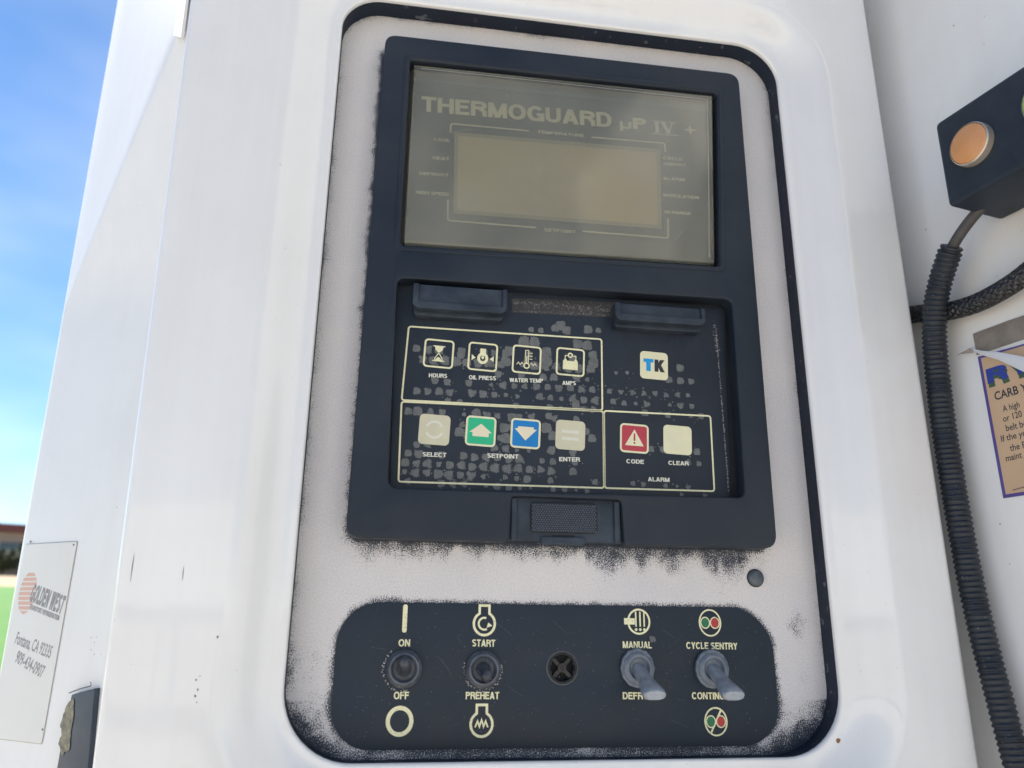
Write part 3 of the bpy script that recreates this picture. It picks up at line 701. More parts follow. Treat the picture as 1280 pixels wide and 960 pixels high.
# dark rubber trim lining the opening
a0 = opening(1.0); a1 = opening(1.2)
V = [PF(p[0], p[1], 13.6) for p in opening(0.35)]+[PF(p[0], p[1], 0.2) for p in opening(0.8)]+[PF(p[0], p[1], 0.2) for p in opening(7)]+[PF(p[0], p[1], 10.0) for p in opening(7)]
F = []
for k in range(3):
    for i in range(n_): j = (i+1) % n_; F.append([k*n_+i, k*n_+j, (k+1)*n_+j, (k+1)*n_+i])
mesh('opening_trim', V, F, M['gasket'], dt, smooth=True, sharp=40)
fl = Flat(PF, 26.06)
def chip(fl, u, v, r, c, fr=PF, el=1.0):
    a, b = fr.at(u, v, c); fl.poly([(a+r*random.uniform(.6, 1.3)*math.cos(q), b+el*r*random.uniform(.6, 1.2)*math.sin(q)) for q in [i*2*math.pi/8 for i in range(8)]])
for (u_, v_, r_, e_) in [(272, 796, .55, 1.7), (245, 850, .5, 2), (247, 862, .5, 2), (244, 870, .6, 1.6), (250, 845, .3, 2), (246, 878, .35, 1.6), (1130, 460, .35, 1), (1148, 618, .3, 1), (1120, 700, .3, 1), (296, 838, .3, 1)]:
    chip(fl, u_, v_, r_*.7, 26.06, PF, e_)
for p0, p1 in [((168, 690), (163, 727)), ((230, 706), (228, 726))]:
    a, b = PF.at(*p0, 26.06), PF.at(*p1, 26.06); fl.poly([a, (a[0]+.25, a[1]-3), (b[0]+.1, b[1]), (b[0]-.05, b[1]), ((a[0]+b[0])/2-.25, (a[1]+b[1])/2)])
chips_(fl, M['scratch'], dt)
a, b = PF.at(1046, 926, 14); lathe('rust_spot', [(1.6, 0), (1.2, .4), (.001, .5)], (a, b, 15.8), mat('rust', (.25, .12, .05), .8), dt, PF, 12)

# ================================================================== CONTROL PLATE
pt = thing('control_plate', 'weathered black and grey plate set back inside the door opening', 'control plate', (30, 0, -190))
X0, X1, Z0, Z1 = -122.0, 186.0, -206.0, 254.0; st = 1.6
BZ = PF.at(703, 835, .3)
nx = int((X1-X0)/st)+1; nz_ = int((Z1-Z0)/st)+1; V = []; F = []; A = []
SW = (-86.5, 143.0, -187.5, -119.0)
HS = (-85.0, 144.0, -88.5, 214.5)
for k in range(nz_):
    for i in range(nx):
        x = X0+i*st; z = Z0+k*st; V.append(PF(x, z, 0))
        big = fbm(x/26, z/26, 1.0, 1); med = fbm(x/7, z/7, 1.0, 5)
        din = -sdrr(x, z, ODX0, ODX1, ODZ0, ODZ1, 28)              # distance inside the opening
        wl = sst(0, 1, (x-X0)/60); 
        rim = 4.0 if x < -90 else 1.6
        if z < -165: rim = 6.5
        if z > 215: rim = 3.5
        we = sst(-9, rim*(2.2 if z < -165 else 1.0)+2.5, din+big*1.5)  # dark rim along the opening: painted shade as well as less wear
        dh = sdrr(x, z, *HS, 6)
        wh_ = 1.0
        band = 7+6.5*fbm(x/11, 3.3, 1.0, 9)+(3 if x > 40 else 0)
        wb = sst(-2.5, band*1.5+3.5, dh+med*2.4)
        wl_ = sst(-5, 5.5+2.5*fbm(z/18, 1.2, 1.0, 2), dh+med*2); wo = sst(-2, 2.5, dh+med*1.0)
        ws_ = wl_+(wo-wl_)*sst(-92, -70, x)
        tb = sst(-70, -100, z)*sst(-98, -70, x)*sst(168, 120, x)
        wh_ = ws_+(wb-ws_)*tb
        ds = sdrr(x, z, *SW, 22)
        ws = sst(-3, 5.5, ds+med*1.0)
        if ds > 0 and z < -188: ws *= 0.55+0.4*big
        w_ = min(we, wh_, ws)
        # scuffs
        for (cx, cz, rr_, amt) in ((158, -128, 9, .4), (160, -152, 7, .3), (-100, -150, 14, .3), (120, -104, 12, .3), (-60, -112, 10, .15), (-92, -178, 16, .35), (150, -180, 16, .4)):
            d_ = math.hypot(x-cx, (z-cz)*.8)/rr_
            if d_ < 1: w_ -= amt*(1-d_*d_)*(1+.6*med)
        A.append(-0.35+1.75*max(0, w_)*(0.95+0.08*big))
for k in range(nz_-1):
    for i in range(nx-1):
        if math.hypot(X0+(i+.5)*st-BZ[0], Z0+(k+.5)*st-BZ[1]) > 6.6: F.append([k*nx+i, k*nx+i+1, (k+1)*nx+i+1, (k+1)*nx+i])
mesh('face_plate', V, F, M['plate'], pt, attr=('wear_shade', A))
sd = solid('switch_decal', rr(SW[0], SW[1], SW[2], SW[3], (19, 20, 24, 21), 10), [circ(*PF.at(703, 835, .3), 6.6, 28)], 0.05, 0.35, M['decal'], pt, 0.1)
C = 0.42
# pictograms ------------------------------------------------
def mm(u, v, c=C): return PF.at(u, v, c)
S1 = 0.425      # mm per pixel here
def sym(name_m, cx, cy, fn, name='symbol', c=C, par=None):
    o = mm(cx, cy, c); fl = Flat(Frame((o[0], 0, o[1]), (1, 0, 0), (0, 0, 1)), c); fn(fl); return fl.build(name, name_m, par or sd)
sym(M['cream'], 506, 773, lambda f: f.poly(rr(-1.1, 1.2, -6.8, 6.8, 1.0, 4)))
sym(M['cream'], 499.5, 901.5, lambda f: f.band(circ(0, 0, 6.7, 40, 7.0), circ(0, 0, 4.7, 40, 5.0)))
def bulb(f, inner):
    # keyhole outline: neck on top of a round body
    out = []; 
    for i in range(31):
        a = math.radians(118+304*i/30); out.append((5.4*math.cos(a), 5.6*math.sin(a)-1.6))
    pts = [(-2.5, 7.3)]+out[0:]+[(2.5, 7.3)]
    f.line(pts, 1.25, True)
    inner(f)
def i_start(f):
    f.line([(2.9*math.cos(math.radians(a)), 2.9*math.sin(math.radians(a))-1.6) for a in range(-290, -55, 12)], 1.0)
    f.poly([(2.0, -1.0), (4.2, -2.6), (1.2, -3.6)])
sym(M['cream'], 605.5, 775.5, lambda f: bulb(f, i_start))
sym(M['cream'], 602, 901, lambda f: bulb(f, lambda g: g.line([(-3.2, -3), (-2.0, -.2), (-1.0, -2.6), (0, .4), (1, -2.6), (2, -.2), (3.2, -3)], .8)))
def defrost(f):
    f.band(circ(0, 0, 6.3, 36, 6.6), circ(0, 0, 5.3, 36, 5.6))
    f.poly([(-8.0, -1.5), (-2.2, -1.5), (-2.2, 1.7), (-8.0, 1.7)])
    for x in (-1.6, .7, 2.9): f.line([(x, 5.0), (x, -2.5)], .8); f.poly(circ(x, -4.0, .75, 10))
sym(M['cream'], 798.5, 777, defrost)
def cyc(cx, cy, slash):
    def a(f):
        f.band(circ(0, 0, 6.3, 36, 7.0), circ(0, 0, 5.5, 36, 6.2))
        for x in (-2.7, 2.7): f.band(circ(x, 0, 2.75, 20, 3.1), circ(x, 0, 2.15, 20, 2.5))
        if slash: f.line([(-3.0, -5.4), (3.0, 5.4)], 1.0)
    sym(M['cream'], cx, cy, a)
    sym(M['dotgreen'], cx, cy, lambda f: f.poly(circ(-2.7, 0, 2.1, 20, 2.45)), 'symbol_dot', C+.02); sym(M['dotred'], cx, cy, lambda f: f.poly(circ(2.7, 0, 2.1, 20, 2.45)), 'symbol_dot', C+.02)
cyc(887.5, 778.5, False); cyc(895, 902, True)
for tx, u0, v0, u1, v1 in [('ON', 498, 808, 512.5, 808), ('OFF', 492, 874, 511, 874), ('START', 590, 808, 619, 808.5), ('PREHEAT', 582, 874, 624, 874),
                           ('MANUAL', 778.5, 810, 815, 810.5), ('DEFROST', 778.5, 874, 824, 874.5), ('CYCLE SENTRY', 858, 811, 922, 812), ('CONTINUOUS', 865, 874, 925, 874.5)]:
    capw(tx, u0, v0, u1, v1, 3.4, '', M['cream'], sd, C, t=.19)
# scuffs on the decal
fl = Flat(PF, C)
for _ in range(420):
    x = random.uniform(SW[0]+8, SW[1]-6); z = random.uniform(SW[2]+5, SW[3]-5); r_ = random.choice((.12, .16, .22, .3))
    fl.poly([(x+r_*random.uniform(.5, 1.3)*math.cos(q), z+r_*random.uniform(.5, 1.3)*math.sin(q)) for q in [0, 1.2, 2.4, 3.7, 5]])
for _ in range(26):
    x = random.uniform(SW[0]+15, SW[1]-15); z = random.uniform(SW[2]+8, SW[3]-8); a = random.uniform(0, 3.14); L = random.uniform(3, 12)
    fl.poly([(x, z), (x+L*math.cos(a), z+L*math.sin(a)), (x+L*math.cos(a)+.05, z+L*math.sin(a)+.08), (x+.05, z+.1)])
a, b = mm(815, 799); fl.poly([(a+2.2*random.uniform(.6, 1.2)*math.cos(q), b+1.8*random.uniform(.6, 1.2)*math.sin(q)) for q in [i*.45 for i in range(14)]])
o_ = fl.build('scuff', mat('scuff_grey', (.12, .125, .13), .7), sd); o_['kind'] = 'stuff'

# buzzer hole with cross
a, b = mm(703, 835)
bz = lathe('buzzer', [(8.0, .37), (7.9, .6), (6.6, .6), (6.3, -.2), (6.2, -5), (.001, -5)], (a, b, 0), M['black'], pt, PF, 36)
lathe('rim_wear', [(8.3, .38), (8.0, .52), (7.7, .64)], (a, b, 0), mat('rim_wear', (.10, .105, .11), .7), bz, PF, 36)
def grille(ang):
    c_, s_ = math.cos(ang), math.sin(ang); P = []
    for (x, y) in [(-6.3, -1.0), (6.3, -1.0), (6.3, 1.0), (-6.3, 1.0)]: P.append((a+x*c_-y*s_, b+x*s_+y*c_))
    return P
bm_ = mat('buzzer_brown', (.045, .038, .031), .6, col2=(.02, .02, .02), vscale=500)
solid('grille_bar', grille(.8), [], -2.2, -1.2, bm_, bz, .2); solid('grille_bar', grille(2.37), [], -1.9, -.9, bm_, bz, .2)
lathe('grille_hub', [(2.3, -2), (2.1, -.2), (1.1, -.1), (.8, -.6), (.001, -.6)], (a, b, 0), bm_, bz, PF, 20)

# chipped rim of bare paint round the switches
def chips(ctr, r, a0, a1, n, par):
    fl = Flat(PF, C+.05)
    for k in range(n):
        an = math.radians(random.uniform(a0, a1)); rad = r+random.gauss(0, .35); x = ctr[0]+rad*math.cos(an); z = ctr[1]+rad*1.05*math.sin(an); q = random.uniform(.1, .36)
        fl.poly([(x+q*random.uniform(.5, 1.4)*math.cos(t), z+q*random.uniform(.5, 1.4)*math.sin(t)) for t in (0, 1, 2, 3, 4.2, 5.2)])
    fl.build('chipped_rim', M['chip'], par)
PLT = 'toggle switches along the lower control plate'
def rubber_switch(u, v, tilt, label):
    a, b = mm(u, v, 3)
    sw = thing('toggle_switch', label, 'switch', PF(a, b, 0), PLT)
    col = solid('collar', circ(a, b, 9.0, 16, 9.4), [], .4, 2.4, M['rubber'], sw, .7)
    lathe('boot', [(8.4, 2.2), (8.2, 3.8), (7.4, 4.8), (6.6, 5.0), (6.0, 4.4), (5.6, 2.6), (4.8, 1.6), (3.9, 1.8)], (a, b, 0), M['ring'], sw, PF, 36)
    n = 14; V_ = [PF(a, b, 2.5)+Vector((tilt[0], -1.0, tilt[1])).normalized()*(11.5*k/n) for k in range(n+1)]
    def rad(s, an):
        return (3.8-.9*min(1, s/5)) if s < 8.6 else 2.9*math.sqrt(max(.02, 1-((s-8.6)/3.0)**2))
    sweep('lever', V_, rad, 18, M['rubber'], sw)
    return sw, (a, b)
sw1, c1 = rubber_switch(505, 836, (-.03, .42), 'black rubber toggle switch flicked up between ON and OFF')
chips((c1[0]-.4, c1[1]), 9.8, 120, 285, 60, sw1)
sw2, c2 = rubber_switch(604.5, 837, (.10, -.30), 'black rubber toggle switch between START and PREHEAT, pointing slightly down')
chips((c2[0], c2[1]), 9.6, 160, 375, 75, sw2)
def metal_switch(u, v, label, knurl):
    a, b = mm(u, v, 2)
    sw = thing('toggle_switch', label, 'switch', PF(a, b, 0), PLT)
    solid('nut', circ(a, b, 9.3, 12 if knurl else 16, 9.9), [], .4, 3.0, M['metal'], sw, .7)
    lathe('threaded_collar', [(7.8, 2.8), (7.7, 3.5), (7.2, 3.7), (7.6, 4.1), (7.1, 4.5), (7.4, 4.9), (6.9, 5.3), (6.6, 5.6), (5.6, 5.5), (5.0, 4.2), (4.2, 3.6), (3.5, 3.6)], (a, b, 0), M['boot'], sw, PF, 36)
    # paddle lever pointing out and down
    d = Vector((.05, -1.0, -.50)).normalized(); o0 = PF(a, b-.5, 3.0); side = Vector((1, 0, 0)); up = side.cross(d).normalized(); V_ = []; F_ = []; n = 20; L = 24.5
    prof_ = [(0, 3.4, 3.2), (4, 3.3, 3.1), (8, 3.3, 3.0), (13, 4.0, 2.9), (18, 5.2, 3.0), (22, 5.9, 3.0), (23.8, 5.9, 2.8), (24.5, 5.4, 2.3)]
    for s, wx, wy in prof_:
        for k in range(n):
            t = 2*math.pi*k/n; c_, s_ = math.cos(t), math.sin(t); e = .75
            V_.append(o0+d*s+side*(wx*math.copysign(abs(c_)**e, c_))+up*(wy*math.copysign(abs(s_)**e, s_)))
    for k in range(len(prof_)-1):
        for i in range(n): j = (i+1) % n; F_.append([k*n+i, k*n+j, (k+1)*n+j, (k+1)*n+i])
    F_.append([(len(prof_)-1)*n+i for i in range(n)])
    mesh('lever', V_, F_, M['lever'], sw, smooth=True, sharp=50)
    return sw
metal_switch(797, 835, 'grey paddle toggle switch between MANUAL and DEFROST pointing down', True)
metal_switch(890, 836, 'grey paddle toggle switch covering the end of CONTINUOUS, pointing down', False)
a, b = PF.at(945.5, 722.5, 1.5)
sc_ = thing('rivet', 'single dark domed rivet on the worn plate below the housing corner', 'rivet', PF(a, b, 0))
lathe('rivet_head', [(4.4, .2), (4.4, 1.4), (4.0, 2.1), (3.0, 2.6), (.001, 2.8)], (a, b, 0), M['screw'], sc_, PF, 28, sharp=60)
lathe('washer', [(4.9, .1), (4.9, .4), (4.3, .5)], (a, b, 0), M['black'], sc_, PF, 28)

# ================================================================== CONTROLLER
ht = thing('controller', 'large black controller with a display window above a worn printed keypad', 'controller', (30, 0, -88))
FC = 14.0
lcd_hole = [(PF.at(513, 74, FC)), PF.at(500, 306, FC), PF.at(900, 333, FC), PF.at(897, 116, FC)]
def round_poly(P, r, n=5):
    out = []
    m = len(P)
    for i in range(m):
        p = Vector(P[i]); a = (Vector(P[i-1])-p).normalized(); b = (Vector(P[(i+1) % m])-p).normalized()
        q0 = p+a*r; q1 = p+b*r
        for k in range(n+1):
            t = k/n; out.append(tuple(q0*(1-t)**2+p*2*t*(1-t)+q1*t*t))
    return out
key_hole = [PF.at(497, 347, FC), PF.at(485, 609, FC), PF.at(932, 622, FC), PF.at(915, 374, FC)]
hb = HS[2]
px0, px1 = PF.at(637, 675, FC)[0], PF.at(781, 680, FC)[0]; pz = PF.at(640, 620, FC)[1]
outl = []
base_pts = [(HS[0], HS[2]), (px0, hb), (px0+1.0, pz), (px1-1.0, pz), (px1, hb), (HS[1]-.5, HS[2]), (HS[1]+.5, HS[3]), (HS[0]+3, HS[3]-1.0)]
o1 = []
rad_ = [8, 2.4, 2.4, 2.4, 2.4, 8, 8, 7]
m_ = len(base_pts)
for i in range(m_):
    p = Vector(base_pts[i]); a = (Vector(base_pts[i-1])-p).normalized(); b = (Vector(base_pts[(i+1) % m_])-p).normalized(); r = rad_[i]
    q0 = p+a*r; q1 = p+b*r
    for k in range(7): t = k/6; o1.append(tuple(q0*(1-t)**2+p*2*t*(1-t)+q1*t*t))
hs_ = solid('housing', o1, [round_poly(lcd_hole, 3), round_poly(key_hole, 5)], 0.3, FC, M['plastic'], ht, 1.1, res=4)
# raised frame line round the window and sloping lip
lh = [Vector(p) for p in lcd_hole]; cc = sum(lh, Vector((0, 0)))/4
def grow(P, d):
    m = len(P); out = []
    for i in range(m):
        p = Vector(P[i]); a = (Vector(P[i-1])-p).normalized(); b = (Vector(P[(i+1) % m])-p).normalized()
        out.append(tuple(p-(a+b)*d))
    return out
solid('window_frame', round_poly(grow(lcd_hole, 3.4), 3.5), [round_poly(grow(lcd_hole, .8), 3)], FC-.3, FC+.45, M['plastic'], ht, .35)
# floor behind both openings
solid('back_tray', rr(HS[0]+5, HS[1]-5, pz+3.2, HS[3]-6, 3), [], .4, 3.4, M['black'], ht, .3)
# catch pocket
cat = solid('catch_pocket', [(px0-.5, hb+1.2), (px1+.5, hb+1.2), (px1-.2, pz+1.5), (px0+.2, pz+1.5)], [], .4, 9.0, M['plastic2'], ht, .5)
for sx, xx in ((1, px0), (-1, px1)):
    solid('pocket_rib', rr(min(xx+sx*1.2, xx+sx*4.2), max(xx+sx*1.2, xx+sx*4.2), hb+1.0, pz-.5, .6), [], 8.8, 11.0, M['plastic2'], cat, .4)
v0 = PF.at(664, 627, 10.5); v1 = PF.at(747, 667, 10.5); vx0, vx1, vz0, vz1 = v0[0], v1[0], v1[1], v0[1]
pad = solid('grip_pad', rr(vx0, vx1, vz0, vz1, 1.8), [], 8.8, 10.4, M['velcro'], ht, .3)
V = []; F = []; sp = 1.35; k = 0; zz = vz0+1.0; row = 0
while zz < vz1-.8:
    xx = vx0+.9+(sp/2 if row % 2 else 0)
    while xx < vx1-.7:
        b_ = len(V); r_ = .42
        for (dx, dz, dc) in ((-r_, -r_, 0), (r_, -r_, 0), (r_, r_, 0), (-r_, r_, 0), (0, 0, .55)): V.append(PF(xx+dx, zz+dz, 10.38+dc))
        F += [[b_, b_+1, b_+4], [b_+1, b_+2, b_+4], [b_+2, b_+3, b_+4], [b_+3, b_, b_+4]]; xx += sp
    zz += sp*.82; row += 1
o_ = mesh('grip_nub', V, F, M['nub'], pad); o_['kind'] = 'stuff'
s0 = PF.at(690, 669, 10); s1 = PF.at(719, 673, 10)
solid('slot', rr(s0[0], s1[0], s1[1]-.3, s0[1]+.4, .3), [], 8.9, 9.25, M['black'], cat, .05)
e0 = PF.at(676, 676, 10); e1 = PF.at(731, 676, 10)
solid('catch_lip', rr(e0[0], e1[0], hb-.6, hb+3.4, 1.2), [], 8.6, 11.2, M['plastic2'], cat, .5)

# --- display ---
plx = [PF.at(508, 74, 5), PF.at(498, 312, 5), PF.at(900, 338, 5), PF.at(897, 112, 5)]
dp = solid('display_plate', rr(HS[0]+12, HS[1]-12, plx[1][1]-2, plx[0][1]+3, 2), [], 3.6, 5.0, M['lcdback'], ht, .1)
LC_ = 5.1
def L5(u, v): return PF.at(u, v, LC_)
fl = Flat(PF, LC_); fl.poly([L5(568, 165), L5(567, 266.5), L5(827, 286), L5(825.5, 186.5)]); fl.build('screen_rim', M['lcdrim'], dp)
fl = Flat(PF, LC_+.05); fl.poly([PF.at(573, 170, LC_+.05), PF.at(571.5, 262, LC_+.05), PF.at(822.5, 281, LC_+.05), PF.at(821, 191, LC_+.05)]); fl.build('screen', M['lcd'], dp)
def bracket(pp, par, m):
    P = [Vector(L5(*p)) for p in pp]; out = [P[0]]
    for i in range(1, len(P)-1):
        a = (P[i-1]-P[i]).normalized(); b = (P[i+1]-P[i]).normalized(); r = 1.6
        for k in range(5): t = k/4; out.append((P[i]+a*r)*(1-t)**2+P[i]*2*t*(1-t)+(P[i]+b*r)*t*t)
    out.append(P[-1]); fl = Flat(PF, LC_+.02); fl.line([tuple(p) for p in out], .95); fl.build('border_line', m, par)
bracket([(563, 166), (563.5, 154.5), (661, 163.5)], dp, M['lcdprint']); bracket([(739.5, 171.5), (831, 179), (831.5, 190)], dp, M['lcdprint'])
bracket([(560, 250), (559.5, 275.5), (670, 284.5)], dp, M['lcdprint']); bracket([(728, 289), (835.5, 297.5), (835, 273)], dp, M['lcdprint'])
capw('THERMOGUARD', 526.5, 139, 765, 159.5, 10.7, '', M['lcdprint'], dp, LC_, t=.20)
capw('P', 791.5, 161, 808.5, 162.5, 8.2, '', M['lcdprint'], dp, LC_, t=.22)
fl = Flat(PF, LC_); a, b = Vector(L5(775, 160)), Vector(L5(789.5, 161.5)); caps(fl, 'm', a, b, 7.4, .15); fl.build('lettering', M['lcdprint'], dp)
# serif IV with bars
fl = Flat(PF, LC_); o = Vector(L5(815, 166)); e = Vector(L5(848, 168.5)); ax = (e-o).normalized(); ay = Vector((-ax.y, ax.x)); Wd = (e-o).length
def q_(x, y): p = o+ax*(x*Wd)+ay*y; return (p.x, p.y)
for poly in ([(.14, .3), (.27, .3), (.27, 8.6), (.14, 8.6)], [(.08, .3), (.33, .3), (.33, .9), (.08, .9)], [(.08, 8.0), (.33, 8.0), (.33, 8.6), (.08, 8.6)],
             [(.36, 8.6), (.50, 8.6), (.66, 2.2), (.62, .4), (.58, .4)], [(.78, 8.6), (.84, 8.6), (.66, .4), (.61, .4)], [(.32, 8.0), (.55, 8.0), (.55, 8.6), (.32, 8.6)], [(.72, 8.0), (.90, 8.0), (.90, 8.6), (.72, 8.6)],
             [(-.04, -.9), (1.02, -.9), (1.02, -.35), (-.04, -.35)], [(-.04, 8.9), (1.02, 8.9), (1.02, 9.2), (-.04, 9.2)]):
    fl.poly([q_(*p) for p in poly])
fl.build('lettering', M['lcdprint'], dp)
capw('+', 856.5, 168, 870, 169, 9.4, '', M['lcdprint'], dp, LC_, t=.12)
for tx, u0, v0, u1, v1 in [('TEMPERATURE', 672, 166.5, 730, 171.5), ('SETPOINT', 680, 289, 720, 292), ('COOL', 542, 176, 563, 177.5), ('HEAT', 541, 199, 562, 200.5), ('DEFROST', 524, 218.5, 561, 221), ('HIGH SPEED', 520, 242, 561, 245),
                           ('CYCLE', 829, 199.5, 853, 201), ('SENTRY', 829, 206.5, 858, 208.5), ('ALARM', 829, 224.5, 856, 226.5), ('MODULATION', 829, 245.5, 874, 249), ('IN-RANGE', 831, 266.5, 864, 269)]:
    capw(tx, u0, v0, u1, v1, 2.1, '', M['lcdprint'], dp, LC_, t=.2)
LT = 12.2
lens = solid('window_lens', round_poly([PF.at(517, 80, LT), PF.at(504, 303, LT), PF.at(894, 329, LT), PF.at(891, 119, LT)], 1.2), [], 6.0, LT, M['lens'], ht, 1.3)
fl = Flat(PF, LC_); fl.poly([L5(520, 84), L5(519, 100), L5(892, 140), L5(893, 122)]); fl.build('upper_band', mat('upper_band_grey', (0.14,0.14,0.115), .4), dp)  # lighter band painted in for the bright bevel along the lens top
fl = Flat(PF, LT+.04); fl.line([PF.at(526, 85.5, LT), PF.at(700, 104, LT), PF.at(884, 124.5, LT)], .22); fl.line([PF.at(884, 124.5, LT), PF.at(885.5, 200, LT), PF.at(886.5, 322, LT)], .3); fl.build('edge_highlight', mat('lens_edge_highlight', (.45, .44, .36), .3), lens)  # pale lines painted for light caught on the lens edges

fl = Flat(PF, LT+.03)
for _ in range(110):
    x = random.uniform(-62, 118); z = random.uniform(82, 190); r_ = random.choice((.1, .14, .2, .3))
    fl.poly([(x+r_*random.uniform(.5, 1.3)*math.cos(q), z+r_*random.uniform(.5, 1.3)*math.sin(q)) for q in (0, 1.2, 2.4, 3.7, 5)])
for x, z, a, L in ((96, 92, .9, 9), (70, 96, 2.6, 6), (-40, 150, .3, 12), (20, 118, 2.2, 7), (60, 170, -.2, 14), (102, 140, 1.4, 10)):
    fl.line([(x, z), (x+L*.5*math.cos(a), z+L*.5*math.sin(a)+.3), (x+L*math.cos(a), z+L*math.sin(a))], .1)
o_ = fl.build('dust_and_scratches', mat('lens_dust', (.40, .39, .33), .7), lens); o_['kind'] = 'stuff'
# --- keypad ---
KC = 4.0
K = lambda u, v, c=KC: PF.at(u, v, c)
kp = solid('keypad', round_poly([K(496, 352), K(487, 612), K(913, 622), K(905, 385)], 3), [], 3.5, KC, M['keypad'], ht, .1)
P1 = KC+.06
def T1(u, v): return PF.at(u, v, P1+.1)
def kline(pp, w_, closed, r=1.6, nm='border_line'):
    P = [Vector(T1(*p)) for p in pp]; out = []; m = len(P)
    for i in range(m):
        if not closed and i in (0, m-1): out.append(P[i]); continue
        a = (P[i-1]-P[i]).normalized(); b = (P[(i+1) % m]-P[i]).normalized()
        for k in range(5): t = k/4; out.append((P[i]+a*r)*(1-t)**2+P[i]*2*t*(1-t)+(P[i]+b*r)*t*t)
    fl = Flat(PF, P1+.1); fl.line([tuple(p) for p in out], w_, closed); fl.build(nm, M['cream'], kp)
# grey worn spots in rows
fl = Flat(PF, P1); fl_k = 0
def blob(u, v, rpx, jag=.28, squash=1.0):
    global fl_k
    a, b = K(u, v, P1); n = 26; rpx *= .90; ph = random.uniform(0, 6); V_ = []
    for i in range(n):
        t = 2*math.pi*i/n; r = rpx*.41*(1+.5*jag*math.sin(3*t+ph)+(jag if i % 2 else -jag)*random.uniform(.1, .9)); r *= .86/max(abs(math.cos(t)), abs(math.sin(t)))**.55; V_.append((a+r*math.cos(t), b+r*math.sin(t)*squash))
    base = len(fl.v); c = P1+fl_k*0.00012; fl_k += 1
    fl.v += [PF(p[0], p[1], c) for p in V_]; fl.fc.append(list(range(base, base+n)))
def sk(u): return (u-520)*0.055        # rows sag to the right
rows_ = [(436, 520, 745, .45, 6.5), (449, 525, 750, .9, 7.5), (462, 520, 750, .5, 6.5), (475, 515, 748, .8, 5.8), (488, 520, 752, .85, 6.2), (500, 560, 750, .4, 5),
         (514, 505, 745, .6, 5.8), (528, 560, 748, .5, 6), (541, 565, 748, .5, 6.5), (555, 505, 745, .5, 5.5), (567, 505, 745, .85, 6.3), (579, 505, 745, .97, 6.9), (591, 505, 748, .97, 6.9), (602, 507, 745, .8, 5.6),
         (452, 765, 790, .9, 5.5), (458, 835, 868, .95, 6.5), (476, 760, 880, .6, 4.6), (489, 765, 880, .8, 5.4), (501, 790, 880, .7, 5.4), (545, 812, 885, .8, 5.4), (560, 812, 885, .5, 4.6), (590, 762, 885, .6, 4.6), (600, 762, 800, .4, 4), (600, 850, 885, .6, 4)]
for v_, u0, u1, pr, rp_ in rows_:
    u_ = u0+random.uniform(0, 6)
    while u_ < u1:
        if v_ >= 565 and u_ > 650: pr_ = pr*.62; rpp = rp_*.85
        else: pr_ = pr; rpp = rp_
        if random.random() < pr_:
            q = rpp*random.choice((.6, .85, .95, 1.0, 1.0, 1.05, 1.1)); blob(u_+random.uniform(-.8, .8), v_+sk(u_) + random.uniform(-.8, .8), q, random.choice((.12, .2, .3, .4)))
            if random.random() < .5:
                for _ in range(3): blob(u_+random.uniform(-9, 9), v_+sk(u_)+random.uniform(-8, 8), random.uniform(.6, 1.6), .5)
        u_ += 14
for (u_, v_, r_) in [(701, 407, 9), (708, 413, 8), (694, 410, 7), (735, 412, 8), (748, 413, 5), (664, 412, 5), (676, 413, 5), (655, 427, 10), (668, 427, 9), (722, 430, 9), (734, 432, 9), (741, 444, 8), (637, 439, 9), (576, 444, 7), (632, 452, 9), (683, 452, 10), (742, 454, 9),
                      (683, 440, 9), (683, 535, 9), (574, 540, 8), (630, 535, 8), (632, 548, 9), (691, 545, 8), (686, 520, 6), (740, 548, 7), (640, 522, 8), (596, 516, 7), (522, 514, 8), (720, 506, 7), (690, 562, 6), (850, 460, 7)]:
    blob(u_, v_, r_, .15)
o_ = fl.build('worn_spot', M['patch'], kp); o_['kind'] = 'stuff'
kline([(511, 408), (502, 500), (753, 513), (752, 424)], .95, True)
kline([(502, 502), (498, 602), (755, 610), (754, 514)], .95, True)
kline([(755, 513.5), (756, 610), (893, 614), (888, 520)], .95, True)

KS = 8.3
def keyframe(u, v, rot=0.0):
    a, b = K(u, v, P1+.2); an = math.radians(-2.2); return Frame((a, 0, b), (math.cos(an), 0, math.sin(an)), (-math.sin(an), 0, math.cos(an)))
def fkey(u, v): f = keyframe(u, v); f.c = Vector((0, -1, 0)); return f
def ringkey(u, v, par=kp):
    f = fkey(u, v); fl = Flat(f, P1+.2); fl.band(rr(-KS, KS, -KS, KS, 2.2, 5), rr(-KS+1.0, KS-1.0, -KS+1.0, KS-1.0, 1.4, 5)); return f, fl.build('key_outline', M['cream'], par)
